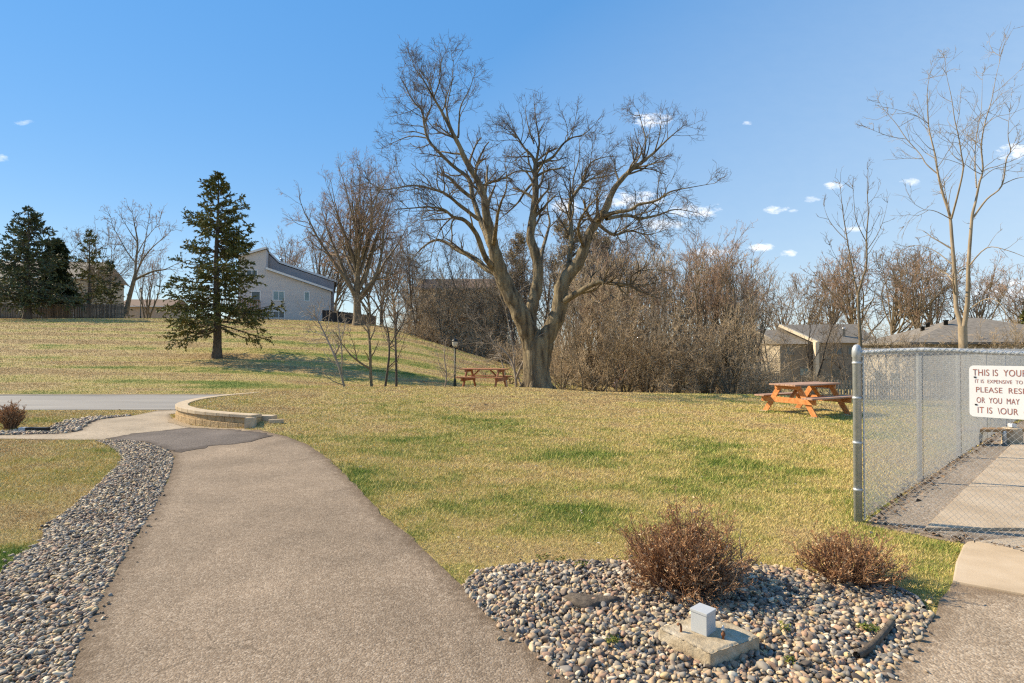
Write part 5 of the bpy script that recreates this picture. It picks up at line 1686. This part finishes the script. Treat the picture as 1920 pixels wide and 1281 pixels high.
traced_tree('pale_bare_tree', 'tall sparse pale barked bare tree with several stems rising behind the fence at right', 27.0, 1807, [
    [(1807, 750, 0, 11), (1807, 700, 0, 10.5), (1806, 650, 0, 10.5), (1805, 612, 0, 10.5)],
    [(1806, 625, 0, 8), (1799, 598, .1, 7.5), (1793, 575, .2, 7), (1791, 524, .3, 6.4), (1785, 450, .4, 5.6), (1781, 405, .5, 5), (1769, 367, .6, 4.4), (1759, 327, .7, 4), (1753, 289, .8, 3.2), (1744, 252, .9, 2.8), (1740, 225, 1, 2.2), (1739, 189, 1, 1.6), (1741, 140, 1, .6)],
    [(1805, 625, 0, 8), (1812, 585, -.1, 7.2), (1815, 552, -.2, 6.8), (1816, 496, -.3, 6), (1820, 440, -.4, 5.4), (1823, 405, -.5, 5), (1829, 380, -.6, 4.4), (1836, 345, -.8, 4), (1843, 318, -.9, 3.4), (1840, 274, -1, 3), (1847, 230, -1.1, 2.4), (1859, 189, -1.2, 1.8), (1868, 142, -1.3, 1.2), (1878, 102, -1.4, .5)],
    [(1784, 410, .4, 4), (1797, 361, -.4, 3.6), (1806, 317, -.8, 3.2), (1803, 292, -1, 2.8), (1797, 255, -1.2, 2.4), (1790, 224, -1.4, 2), (1784, 183, -1.5, 1.6), (1775, 142, -1.6, 1), (1771, 108, -1.7, .5)],
    [(1759, 327, .7, 3), (1737, 308, 1, 2.6), (1725, 289, 1.3, 2.3), (1700, 261, 1.6, 2), (1681, 233, 1.9, 1.6), (1662, 211, 2.1, 1.1), (1647, 190, 2.2, .5)],
    [(1700, 261, 1.6, 1.5), (1665, 255, 1.9, 1.2), (1625, 239, 2.2, .5)],
    [(1740, 232, 1, 1.6), (1718, 217, .5, 1.3), (1690, 208, .1, 1), (1666, 202, -.2, .5)],
    [(1825, 408, -.5, 4), (1850, 374, -.9, 3.6), (1878, 349, -1.3, 3.2), (1887, 299, -1.7, 2.6), (1895, 283, -1.8, 2.3), (1890, 255, -2, 1.7), (1893, 210, -2.2, .7)],
    [(1831, 352, -.6, 3), (1828, 299, .2, 2.4), (1831, 255, .6, 1.9), (1840, 205, .9, 1.3), (1842, 138, 1.1, .5)],
    [(1846, 235, -1.1, 1.6), (1868, 219, -1.5, 1.3), (1893, 214, -1.8, 1), (1925, 201, -2.1, .5)],
    [(1880, 346, -1.3, 2.2), (1905, 335, -1.7, 1.8), (1935, 330, -2.1, .9)],
    [(1816, 500, -.3, 3), (1850, 465, -1.2, 2.4), (1890, 470, -1.9, 1.8), (1940, 490, -2.5, 1)],
    [(1790, 500, .3, 2.6), (1752, 470, 1.2, 2), (1715, 460, 1.8, 1.2), (1690, 470, 2.1, .6)],
    [(1812, 585, 0, 2.6), (1850, 560, -1.0, 2), (1880, 575, -1.8, 1.4), (1895, 620, -2.2, .7)],
    [(1781, 410, .5, 2.4), (1750, 395, -.6, 1.7), (1722, 398, -1.3, 1.1), (1695, 425, -1.8, .5)],
    [(1835, 340, -.8, 2.2), (1862, 318, .6, 1.7), (1890, 312, 1.4, 1.1), (1925, 300, 2, .5)]],
    31, MT['birch'], MT['paletwig'], rs=.82, L1=1.25, L2=2.4, L3=3.0, L4=0, twig=.0052, up=.05, len1=.36, maxl=1.7, tipl=.5)
traced_tree('young_bare_tree', 'young slender grey bare tree with two upright leaders beside the fence corner', 24.0, 1614, [
    [(1616, 752, 0, 5.5), (1615, 690, 0, 5.2), (1613, 637, 0, 5), (1610, 580, 0, 4.6), (1609, 547, 0, 4.4)],
    [(1609, 560, 0, 3.6), (1602, 524, .2, 3), (1594, 482, .4, 2.6), (1587, 440, .5, 2.2), (1580, 395, .5, 1.6), (1575, 345, .5, .6)],
    [(1609, 552, 0, 4), (1618, 520, -.2, 3.4), (1625, 496, -.3, 3), (1625, 440, -.4, 2.6), (1628, 400, -.4, 2), (1626, 360, -.4, 1.4), (1627, 318, -.4, .5)],
    [(1587, 450, .5, 1.8), (1567, 430, .8, 1.4), (1553, 410, 1, 1), (1545, 388, 1.1, .5)],
    [(1625, 455, -.3, 1.8), (1606, 415, -.8, 1.4), (1601, 375, -1, .9), (1599, 352, -1.1, .4)],
    [(1625, 470, -.3, 1.8), (1645, 440, .3, 1.4), (1657, 410, .6, 1), (1664, 380, .8, .4)],
    [(1612, 600, 0, 2), (1580, 560, .6, 1.6), (1552, 545, 1, 1), (1530, 540, 1.2, .5)],
    [(1610, 590, 0, 2), (1640, 560, -.6, 1.6), (1665, 548, -.9, .9), (1690, 520, -1.2, .4)],
    [(1613, 645, 0, 2), (1632, 628, .5, 1.5), (1650, 600, .8, .7)],
    [(1600, 520, .2, 1.6), (1575, 495, -.4, 1.2), (1556, 460, -.8, .5)]],
    32, MT['limb'], MT['twig'], L1=1.5, L2=1.8, L3=2.2, L4=0, twig=.005, up=.14, len1=.34, maxl=1.2, tipl=.4)

# ---- saplings in front of the hill
traced_tree('pale_sapling', 'leaning pale bare sapling leftmost of those in front of the hill', 25.5, 645, [
    [(646, 728, 0, 2.6), (636, 690, 0, 2.3), (622, 655, .1, 2), (608, 625, .2, 1.6), (596, 600, .3, 1.0), (588, 585, .3, .5)],
    [(640, 700, 0, 1.8), (641, 660, -.2, 1.5), (636, 620, -.3, 1.1), (632, 585, -.4, .5)],
    [(628, 668, .1, 1.3), (640, 640, .3, 1), (648, 605, .4, .5)],
    [(612, 632, .2, 1.2), (598, 625, .4, .9), (580, 622, .6, .4)],
    [(645, 722, 0, 1.4), (625, 715, -.4, 1), (607, 700, -.7, .5)]], 41, MT['paletwig'], MT['paletwig'], skip=0, L1=3.6, L2=2.6, L3=3.2, L4=0, twig=.0056, up=.04, len1=.42, t0=.1, tipl=.35)
traced_tree('forked_sapling', 'forked bare sapling with a long left arm in front of the hill', 25.0, 695, [
    [(697, 728, 0, 3.2), (695, 700, 0, 3), (694, 660, 0, 2.7), (692, 630, .1, 2.2), (688, 600, .2, 1.4), (690, 570, .2, .5)],
    [(695, 692, 0, 2.4), (678, 682, -.2, 2), (660, 668, -.3, 1.6), (645, 650, -.4, 1), (632, 630, -.5, .5)],
    [(693, 640, 0, 1.5), (702, 618, .3, 1.1), (706, 590, .4, .5)],
    [(690, 615, .2, 1.3), (676, 598, .4, .9), (668, 575, .5, .4)],
    [(670, 676, -.3, 1.2), (664, 650, -.5, .9), (655, 625, -.6, .4)]], 42, MT['limb'], MT['paletwig'], skip=0, L1=3.2, L2=2.4, L3=3.0, L4=0, twig=.0056, up=.05, len1=.42, tipl=.35)
traced_tree('slim_sapling', 'slim upright bare sapling left of a near twin in front of the hill', 25.6, 724, [
    [(722, 728, 0, 2.6), (727, 690, 0, 2.4), (730, 660, 0, 2.1), (728, 625, .1, 1.6), (722, 600, .1, 1), (720, 570, .1, .4)],
    [(729, 650, 0, 1.4), (740, 630, -.2, 1), (744, 600, -.3, .5)]], 43, MT['darkbark'], MT['twig'], skip=0, L1=3.4, L2=2.4, L3=2.8, L4=0, twig=.0056, up=.08, len1=.4, tipl=.35)
traced_tree('slim_sapling', 'slim upright bare sapling rightmost of the row in front of the hill', 25.2, 743, [
    [(743, 728, 0, 2.7), (743, 690, 0, 2.5), (742, 655, 0, 2.2), (742, 620, .1, 1.8), (745, 590, .1, 1.2), (748, 560, .1, .5)],
    [(742, 630, 0, 1.5), (756, 605, .2, 1.1), (764, 575, .3, .5)],
    [(742, 610, .1, 1.3), (730, 588, -.2, .9), (726, 560, -.3, .4)]], 44, MT['darkbark'], MT['paletwig'], skip=0, L1=3.4, L2=2.4, L3=2.8, L4=0, twig=.0056, up=.08, len1=.4, tipl=.35)
traced_tree('thin_sapling', 'very thin bare sapling just left of the dark green lamp post', 26.0, 836, [
    [(834, 730, 0, 1.6), (837, 700, 0, 1.4), (833, 670, 0, 1.1), (835, 645, 0, .4)],
    [(836, 706, 0, .9), (826, 690, .2, .7), (822, 672, .3, .3)], [(836, 716, 0, 1), (850, 705, -.2, .7), (858, 692, -.3, .3)]], 45, MT['paletwig'], MT['paletwig'], skip=0, L1=3.2, L2=2.4, L3=2, L4=0, twig=.004, up=.05, len1=.4, tipl=.3)
traced_tree('leaning_brush', 'pale bare brush with arching canes right of the red picnic table', 24.6, 966, [
    [(968, 728, 0, 3), (966, 700, 0, 2.6), (958, 675, .1, 2), (942, 655, .2, 1.4), (925, 645, .3, .6)],
    [(967, 712, 0, 2.6), (976, 690, -.2, 2.2), (984, 672, -.3, 1.8), (990, 660, -.3, 1.4)],
    [(978, 728, 0, 2), (968, 700, .3, 1.7), (952, 678, .5, 1.3), (930, 671, .7, 1), (915, 676, .8, .5)],
    [(965, 705, 0, 1.7), (963, 660, .4, 1.4), (955, 615, .6, 1), (948, 580, .7, .5)],
    [(952, 728, .2, 1.5), (944, 690, .4, 1.2), (930, 650, .6, .8), (912, 622, .7, .4)],
    [(983, 728, .2, 1.5), (983, 690, .4, 1.3), (982, 640, .5, 1), (978, 600, .6, .4)]], 46, MT['paletwig'], MT['paletwig'], skip=0, L1=3.2, L2=3.0, L3=3.0, L4=0, twig=.0045, up=.03, len1=.4, t0=.1)


# ---- generic bare trees: meshes shared by copies
def generic(seed, H, trunk_h, nl, spread, r0, barkm, twigm, up=.06, L1=1.0, L2=2.0, L3=3.0, L4=2.2, twig=.008, len1=.45, stems=1, ang=(18, 42), lean=.04, jit=.07, maxl=3.0, lead=.98):
    rg = np.random.default_rng(seed)
    tt, limbs = Tubes(), []
    for s in range(stems):
        a = rg.uniform(0, 6.28)
        d = np.array([[math.cos(a) * (lean + .22 * (stems > 1)), math.sin(a) * (lean + .22 * (stems > 1)), 1.0]])
        st = np.array([[math.cos(a), math.sin(a), 0]]) * (.12 * (stems > 1)) * H / 8
        full = H * rg.uniform(.84, 1.0) * lead
        p, r_ = grow(st + [[0, 0, -.25]], d, np.array([full]), np.array([r0]), 14, jit, .06, rg, .10)
        flare = np.ones(14); flare[0] = 1.5; flare[1] = 1.1
        tt.add(p, r_ * flare, 8)
        k = max(2, int(nl / stems))
        t = np.sort(rg.uniform(trunk_h, .92, k))
        f = t * 13; i = np.minimum(f.astype(int), 12); fr = (f - i)[:, None]
        P = p[0][i] * (1 - fr) + p[0][i + 1] * fr
        T = unit(p[0][i + 1] - p[0][i])
        az = np.arange(k) * 2.4 + rg.uniform(-.5, .5, k)
        an = np.radians(rg.uniform(ang[0], ang[1], k)) * (1.25 - .5 * t)
        hv = np.stack([np.cos(az), np.sin(az), 0 * az], -1)
        D = T * np.cos(an)[:, None] + hv * np.sin(an)[:, None]
        Ln = H * spread * (1.1 - .75 * (t - trunk_h) / (1 - trunk_h)) * rg.uniform(.75, 1.15, k)
        rl = r0 * (1 - .9 * t) * .62
        lp, lr = grow(P, D, Ln, np.maximum(rl, .02), 10, .11, up, rg, .15)
        tt.add(lp, lr, 6)
        limbs += [(lp[j], lr[j]) for j in range(k)]
        limbs.append((p[0][7:], r_[0][7:]))
    big, fine = bare_crown(limbs, rg, L1=L1, L2=L2, L3=L3, L4=L4, twig=twig, up=up * .8, len1=len1, maxl=maxl)
    tt.g += big.g
    V1 = with_mat(tt.mesh('trunk'), barkm)
    return [('trunk', V1), ('crown', with_mat(fine.mesh('crown'), twigm))]


def std(px, Y, dz=0.0):
    x = X_(px, Y)
    return (x, Y, gz(x, Y) + dz)


G = {}
# big vase maple on the hill crest
mp_ = generic(51, 16.6, .20, 30, .62, .40, MT['limb'], MT['redtwig'], up=.075, lead=.72, L1=1.3, L2=2.6, L3=3.6, L4=3.0, twig=.0075, ang=(22, 46), len1=.44)
place('hilltop_maple', 'tall vase shaped reddish bare tree with stout trunk on the hill crest', 'tree', std(670, 52), R(40), 1.0, mp_)
G['maple'] = generic(52, 14, .22, 24, .56, .25, MT['limb'], MT['redtwig'], up=.07, lead=.68, L1=1.0, L2=2.2, L3=3.2, L4=2.5, twig=.010, ang=(18, 40), len1=.42)
G['maple2'] = generic(53, 13, .26, 24, .58, .22, MT['limb'], MT['twig'], up=.06, lead=.66, L1=1.0, L2=2.2, L3=3.2, L4=2.4, twig=.010, ang=(22, 46), len1=.42)
G['wood'] = generic(54, 12, .35, 14, .30, .17, MT['darkbark'], MT['twig'], up=.07, L1=1.1, L2=2.4, L3=3.4, L4=2, twig=.008, len1=.5, jit=.06)
G['wood2'] = generic(55, 11, .30, 14, .34, .15, MT['darkbark'], MT['twig'], up=.06, L1=1.1, L2=2.4, L3=3.4, L4=2, twig=.008, len1=.5, stems=2)
G['bush'] = generic(56, 8, .10, 26, .50, .10, MT['limb'], MT['tantwig'], up=.13, L1=1.3, L2=2.4, L3=3.2, L4=1.6, twig=.0068, len1=.42, stems=5, ang=(14, 40), jit=.09, maxl=2.0)
G['bush2'] = generic(57, 8, .12, 24, .46, .11, MT['limb'], MT['redtwig'], up=.14, L1=1.3, L2=2.4, L3=3.2, L4=1.6, twig=.0068, len1=.42, stems=4, ang=(12, 36), jit=.08, maxl=2.0)
G['tangle'] = generic(58, 4, .05, 26, .55, .05, MT['limb'], MT['tantwig'], up=.02, L1=2.2, L2=3.0, L3=3.6, L4=2, twig=.006, len1=.5, stems=6, ang=(20, 65), jit=.14, maxl=1.4)
G['pole'] = generic(59, 7, .35, 9, .22, .06, MT['limb'], MT['paletwig'], up=.10, L1=1.2, L2=2.0, L3=2.4, L4=0, twig=.007, len1=.5, ang=(20, 45))


def copy_tree(kind, name, label, px, Y, rz, H, base_h, group, widen=1.0, dz=0):
    s = H / base_h
    return place(name, label, 'tree' if 'bush' not in kind and kind != 'tangle' else 'bush', std(px, Y, dz), rz, (s * widen, s * widen, s), G[kind], group)


BH = dict(maple=14, maple2=13, wood=12, wood2=11, bush=8, bush2=8, tangle=4, pole=7)


def put(kind, name, label, px, Y, ytop, group=None, widen=1.0, rz=None):
    x = X_(px, Y)
    H = Z_(ytop, Y) - gz(x, Y)
    return copy_tree(kind, name, label, px, Y, rng.uniform(0, 6.28) if rz is None else rz, H, BH[kind], group, widen)


# far left bare trees
traced_tree('leaning_bare_tree', 'leaning bare tree with a low right fork at the end of the left board fence', 66, 235, [
    [(236, 590, 0, 6.5), (242, 560, 0, 6), (250, 530, 0, 5.6), (254, 515, 0, 5.2)],
    [(253, 520, 0, 4), (255, 490, .3, 3.6), (258, 455, .6, 3), (252, 420, 1, 2), (248, 398, 1, .8)],
    [(252, 525, 0, 4.2), (270, 516, -.6, 3.8), (290, 508, -1.2, 3), (310, 505, -1.8, 2), (330, 495, -2, .8)],
    [(255, 515, 0, 3.4), (266, 490, -.5, 2.8), (282, 468, -1, 2.2), (304, 448, -1.5, 1.4), (322, 432, -2, .6)],
    [(262, 498, -.3, 2.6), (270, 465, .3, 2), (276, 430, .8, 1.4), (280, 405, 1, .6)],
    [(256, 495, .2, 2.6), (240, 475, .8, 2.2), (226, 450, 1.4, 1.6), (212, 425, 1.8, .9), (208, 408, 2, .5)],
    [(258, 455, .6, 2.2), (244, 435, -.4, 1.7), (230, 412, -1, .8)],
    [(256, 480, .4, 2), (272, 450, 1.4, 1.6), (292, 425, 2, .9), (300, 412, 2.2, .5)],
    [(247, 540, 0, 2), (225, 525, .8, 1.6), (208, 515, 1.3, .8)]], 61, MT['limb'], MT['redtwig'], L1=1.5, L2=2.4, L3=3.0, L4=2, twig=.011, up=.07, len1=.36, maxl=2.4)
put('maple2', 'background_tree', 'bare tree rising behind the thin spruce at far left', 158, 84, 402, None)
put('bush2', 'background_tree', 'small multi stemmed dark bare tree beside the distant brown roofed garage', 276, 72, 482, None)
put('maple', 'background_tree', 'bare tree standing behind the right roof slope of the grey house', 528, 100, 414, 'bare trees behind the grey house')
for px, Y, yt, k in ((592, 88, 398, 'maple2'), (628, 92, 412, 'maple'), (612, 76, 400, 'wood2')):
    put(k, 'background_tree', 'tangled bare tree between the grey house and the tall hill crest tree', px, Y, yt, 'bare trees between house and hill crest tree')
for px, Y, yt, k in ((716, 72, 395, 'maple'), (742, 66, 440, 'maple2'), (766, 60, 420, 'wood'), (790, 68, 470, 'maple2'), (700, 80, 420, 'maple2')):
    put(k, 'background_tree', 'bare woodland tree on the slope just right of the hill crest tree', px, Y, yt, 'bare woodland trees right of the hill crest tree')
# wooded slope and thicket
cells = []
rg2 = np.random.default_rng(77)
for i, px in enumerate(np.linspace(770, 1000, 15)):
    Y = rg2.uniform(50, 62)
    put(('wood', 'wood2', 'pole')[i % 3], 'woodland_tree', 'slender bare woodland tree on the slope behind the left boughs of the great tree', px + rg2.uniform(-8, 8), Y, rg2.uniform(455, 540), 'slender bare trees on the wooded slope', 1.0)
for i, px in enumerate(np.linspace(955, 1180, 15)):
    Y = rg2.uniform(44, 60)
    put(('wood', 'wood2', 'wood')[i % 3], 'woodland_tree', 'dark bare woodland tree standing close behind the great tree', px + rg2.uniform(-8, 8), Y, rg2.uniform(420, 480), 'dark bare trees behind the great tree', 1.05)
for i, px in enumerate(np.linspace(1075, 1405, 18)):
    Y = rg2.uniform(31, 47)
    yt = np.interp(px, [1080, 1180, 1260, 1330, 1400, 1450], [492, 472, 486, 496, 480, 505]) + rg2.uniform(-14, 70) * (i % 3 > 0)
    put(('bush', 'bush2')[i % 2], 'thicket_tree', 'bushy many stemmed bare tree in the tan thicket right of the great tree', px + rg2.uniform(-9, 9), Y, yt, 'bushy bare trees in the right thicket', rg2.uniform(.9, 1.2))
put('bush2', 'thicket_tree', 'largest bushy reddish bare tree with dark trunk at the right end of the thicket', 1370, 30.5, 482, None, 1.0)
put('wood2', 'thicket_tree', 'loose bare tree standing between the thicket end and the townhouses', 1428, 44, 520, None, 1.0)
for i, px in enumerate(np.r_[np.linspace(905, 1425, 11), np.linspace(1430, 1560, 4)]):
    Y = rg2.uniform(27.5, 31) if px > 1050 else rg2.uniform(28, 36)
    yt = rg2.uniform(575, 690) if px < 1420 else rg2.uniform(690, 712)
    put('tangle', 'brush_clump', 'low tangled tan brush clump along the far edge of the lawn', px + rg2.uniform(-9, 9), Y, yt, 'tangled brush clumps edging the lawn', rg2.uniform(.85, 1.25))
for i, px in enumerate((1040, 1052, 1078, 1098, 1138, 1162, 1218, 1262, 1300, 1335)):
    put('pole', 'pole_sapling', 'thin straight bare sapling at the front of the thicket', px + rg2.uniform(-6, 6), rg2.uniform(26.5, 29), rg2.uniform(540, 640), 'thin saplings at the thicket front', .9)
for i, px in enumerate(np.linspace(765, 950, 11)):
    Y = np.interp(px, [765, 860, 950], [54, 50, 46]) + rg2.uniform(0, 6)
    put('tangle', 'brush_clump', 'dark tangled brush clump on the wooded slope behind the ridge', px + rg2.uniform(-6, 6), Y, rg2.uniform(545, 600), 'tangled brush clumps on the wooded slope', rg2.uniform(.9, 1.2))
# trees behind the townhouses
for px, Y, yt, k in ((1505, 96, 480, 'maple2'), (1475, 110, 500, 'maple')):
    put(k, 'background_tree', 'bare tree rising over the left end of the townhouse roofs', px, Y, yt, 'bare trees over the left townhouse roof')
for px, Y, yt, k in ((1600, 92, 430, 'maple'), (1655, 84, 428, 'maple2'), (1560, 100, 455, 'maple')):
    put(k, 'background_tree', 'spreading bare tree behind the townhouses and the young slender tree', px, Y, yt, 'spreading bare trees behind the townhouses')
for px, Y, yt, k in ((1722, 80, 440, 'maple'), (1775, 86, 440, 'maple2'), (1840, 78, 455, 'maple'), (1895, 90, 500, 'maple2'), (1950, 80, 470, 'maple')):
    put(k, 'background_tree', 'bare tree in the row rising behind the hip roof', px, Y, yt, 'bare trees rising behind the hip roof')


for i, px in enumerate((1438, 1490, 1528, 1560, 1590)):
    put(('wood2', 'pole')[i % 2], 'screen_tree', 'thin bare grey brown tree screening the townhouse fronts', px + rg2.uniform(-6, 6), rg2.uniform(44, 60), rg2.uniform(560, 620), 'thin bare trees before the townhouses')
for i, px in enumerate((1648, 1690, 1742, 1858, 1888, 1915)):
    put(('tangle', 'pole')[i % 2], 'screen_shrub', 'bare brush standing between the fenced court and the hip roof', px + rg2.uniform(-6, 6), rg2.uniform(35, 38.5), rg2.uniform(610, 665), 'bare brush before the hip roofed house')


# ---- undergrowth: one mass of canes and dead stems
def undergrowth(name, label, n, pxr, yfun, hr, m, seed):
    rg = np.random.default_rng(seed)
    px = rg.uniform(pxr[0], pxr[1], n)
    Y = yfun(px, rg)
    x = (px - 960) / 1066.7 * Y
    P = np.stack([x, Y, ground(x, Y) - .05], -1)
    a = rg.uniform(0, 6.28, n)
    el = np.radians(rg.uniform(35, 88, n))
    D = np.stack([np.cos(a) * np.cos(el), np.sin(a) * np.cos(el), np.sin(el)], -1)
    L = rg.uniform(hr[0], hr[1], n)
    p, r_ = grow(P, D, L, np.full(n, .011), 7, .16, -.03, rg, .4)
    t = Tubes(); t.add(p, r_, 3)
    P, D, L, Rr = spawn(p, r_, 1, rg, .2, 1, (25, 70), .4, .7, lmin=.2, fixed=5)
    p2, r2 = grow(P, D, L, np.full(len(P), .0068), 4, .2, 0, rg, .6)
    t.add(p2, r2, 3)
    P, D, L, Rr = spawn(p2, r2, 1, rg, .2, 1, (25, 70), .5, .8, lmin=.1, fixed=2)
    p3, r3 = grow(P, D, L, np.full(len(P), .0055), 3, .2, 0, rg, .6)
    t.add(p3, r3, 3)
    tag(link(name, t.mesh(name, False), None, m), label, 'undergrowth', kind='stuff')


undergrowth('thicket_undergrowth', 'dense tan undergrowth of bare canes filling the thicket', 1500, (1015, 1450), lambda p, g: g.uniform(29, 50, len(p)), (0.8, 5.0), MT['tantwig'], 5)
undergrowth('slope_undergrowth', 'dark brown undergrowth covering the wooded slope', 1500, (755, 1020), lambda p, g: np.interp(p, [755, 860, 1020], [54, 49, 40]) + g.uniform(0, 14, len(p)), (1.2, 3.6), MT['tantwig'], 6)


# ---- conifers
def conifer(seed, H, width, trunk_r, barkm, needm, nbr, z0=.12, gap=.35, card=.22, dens=1.0, droop=.25, power=.85, low_bare=True, taper_top=.05, ragged=(.55, 1.12), nc=1.3):
    rg = np.random.default_rng(seed)
    tr, wood, Vn = Tubes(), Tubes(), []
    zz = np.linspace(-.2, H * .985, 14)
    tp_ = np.stack([.04 * np.sin(zz * .8), .04 * np.cos(zz * .6), zz], -1)
    rr_ = trunk_r * (1 - .95 * np.clip(zz / H, 0, 1)); rr_[0] *= 1.35
    tr.add(tp_, rr_, 9)
    t = np.sort(rg.random(nbr) ** 1.12)
    t = (np.round(t * 30) + rg.normal(0, .22, nbr)) / 30          # whorls
    t = np.clip(t, 0, 1)
    h = (z0 + (1 - z0) * t) * H * .985
    az = rg.uniform(0, 6.28, nbr)
    clump = .75 + .5 * vnoise(az * 1.3 + 40, t * 9)
    Ln = width * .5 * np.clip((1 - t) ** power + taper_top, 0, 1) * rg.uniform(ragged[0], ragged[1], nbr) * clump
    lowf = np.clip(1 - t / .12, 0, 1)
    Ln *= (1 - .25 * lowf)
    up0 = .55 * t ** 1.5 - droop * (1 - t) + rg.normal(0, .10, nbr)
    D = np.stack([np.cos(az), np.sin(az), up0], -1)
    P = np.stack([.04 * np.sin(h * .8), .04 * np.cos(h * .6), h], -1)
    pts, rad = grow(P, D, Ln, .008 + .012 * Ln, 8, .06, .035, rg, .2)
    wood.add(pts, rad, 4)
    # side shoots, lying in the plane of the branch
    Ps, Ds, Ls, Rs = spawn(pts, rad, 5.5 * dens, rg, .14, 1.0, (35, 65), .36, .5, lmin=.16, flat=.25)
    keep = np.ones(len(Ps), bool)
    if low_bare:
        rel = np.linalg.norm(Ps[:, :2], axis=1) / (width * .5)
        hh = Ps[:, 2] / H
        keep = ~((hh < z0 + .10) & (rel < .42) & (rg.random(len(Ps)) < .85))
    sp_, sr = grow(Ps, Ds, Ls, np.full(len(Ps), .006), 4, .12, -.07, rg, .5)
    wood.add(sp_, sr, 3)
    sp_ = sp_[keep]
    # needle sprays
    for src, cnt in ((sp_, int(7 * dens * nc)), (pts[:, 2:], int(9 * dens * nc))):
        n_, k_, _ = src.shape
        idx = np.repeat(np.arange(n_), cnt)
        f = rg.random(len(idx)) * (k_ - 1); i = np.minimum(f.astype(int), k_ - 2); fr = (f - i)[:, None]
        p = src[idx, i] * (1 - fr) + src[idx, i + 1] * fr
        T = unit(src[idx, i + 1] - src[idx, i])
        d = unit(T + rg.normal(0, .55, p.shape) + np.array([0, 0, -.12]))
        s = unit(np.cross(d, rg.normal(0, 1, p.shape)))
        l = card * rg.uniform(.6, 1.3, len(p))[:, None]; w = card * .20 * rg.uniform(.7, 1.3, len(p))[:, None]
        a, b = p - d * l * .2, p + d * l
        m_ = p + d * l * .35
        Vn.append(np.stack([a, m_ + s * w, b, m_ - s * w], 1))
    Vn = np.concatenate(Vn).reshape(-1, 3)
    Q = np.arange(len(Vn)).reshape(-1, 4)
    tr.g += wood.g
    return [('trunk', with_mat(tr.mesh('trunk'), barkm)), ('needles', with_mat(mesh_np('needles', Vn, Q), needm))]


sx = X_(406, 34)
sH = Z_(322, 34) - gz(sx, 34)
place('spruce_tree', 'tall sunlit irregular spruce standing alone on the lower left hill', 'tree', std(406, 34), 0, 1.0,
      conifer(71, sH, 6.7, .26, MT['darkbark'], MT['needle'], 215, z0=.15, card=.16, dens=1.05, nc=2.3, droop=.30, power=.66, taper_top=.035))
D = 59.0
place('spruce_tree', 'large dark spruce at the far left edge before the board fence', 'tree', std(50, D), R(30), 1.0,
      conifer(72, Z_(388, D) - gz(X_(50, D), D), 9.8, .36, MT['darkbark'], MT['bluneedle'], 200, z0=.12, card=.34, dens=.62, droop=.16, power=.72, low_bare=False))
D = 66.0
place('spruce_tree', 'thin sparse spruce with open layered branches behind the left fence', 'tree', std(166, D), R(100), 1.0,
      conifer(73, Z_(432, D) - gz(X_(166, D), D), 6.6, .2, MT['darkbark'], MT['needle'], 90, z0=.2, card=.30, dens=.62, droop=.12, power=.75, low_bare=False, ragged=(.4, 1.2)))
D = 70.0
place('spruce_tree', 'small shaded spruce right of the thin one behind the left fence', 'tree', std(206, D), R(10), 1.0,
      conifer(74, Z_(490, D) - gz(X_(206, D), D), 5.2, .18, MT['darkbark'], MT['bluneedle'], 75, z0=.1, card=.32, dens=.6, droop=.16, power=.7, low_bare=False))
D = 64.5
place('arborvitae', 'dense dark narrow evergreen between the large and thin spruces', 'tree', std(104, D), R(10), 1.0,
      conifer(75, Z_(452, D) - gz(X_(104, D), D), 4.0, .2, MT['darkbark'], MT['arbor'], 190, z0=.03, card=.42, dens=1.5, droop=-.5, power=.45, low_bare=False, ragged=(.8, 1.05)))
D = 60.0
place('green_conifer', 'small green conifer at the right edge beyond the hip roof', 'tree', std(1925, D), R(10), 1.0,
      conifer(76, Z_(585, D) - gz(X_(1925, D), D), 4.0, .2, MT['darkbark'], MT['needle'], 130, z0=.05, card=.4, dens=1.2, droop=.1, power=.6, low_bare=False))


# brownish leaf holding trees close behind the great tree
def leafy(seed, H, spread, n):
    parts = generic(seed, H, .35, 15, spread, .22, MT['darkbark'], MT['twig'], up=.05, L1=.9, L2=1.8, L3=2.0, L4=0, twig=.010, len1=.45)
    rg = np.random.default_rng(seed + 1)
    me = parts[1][1]
    co = np.zeros(len(me.vertices) * 3, np.float32); me.vertices.foreach_get('co', co); co = co.reshape(-1, 3)
    co = co[(co[:, 2] > H * .42)]
    cl = vnoise(co[:, 0] * .9 + 30, co[:, 2] * .9) + .5 * vnoise(co[:, 1] * .9, co[:, 2] * .9 + 9)
    co = co[cl > .55]
    p = co[rg.integers(0, len(co), n)] + rg.normal(0, .16, (n, 3))
    V = p[:, None] + rg.normal(0, .055, (n, 3, 3))
    parts.append(('leaves', with_mat(mesh_np('leaves', V.reshape(-1, 3), None, np.arange(n * 3).reshape(-1, 3)), MT['brownleaf'])))
    return parts


lf = leafy(81, 14, .30, 10000)
for px, Y, yt in ((985, 52, 430), (1040, 50, 405), (1090, 54, 420), (1128, 56, 440)):
    x = X_(px, Y); s = (Z_(yt, Y) - gz(x, Y)) / 14
    place('brown_leafed_tree', 'tall tree holding clumps of dry brown leaves behind the great tree', 'tree', std(px, Y), rng.uniform(0, 6), s, lf, 'brown leafed trees behind the great tree')
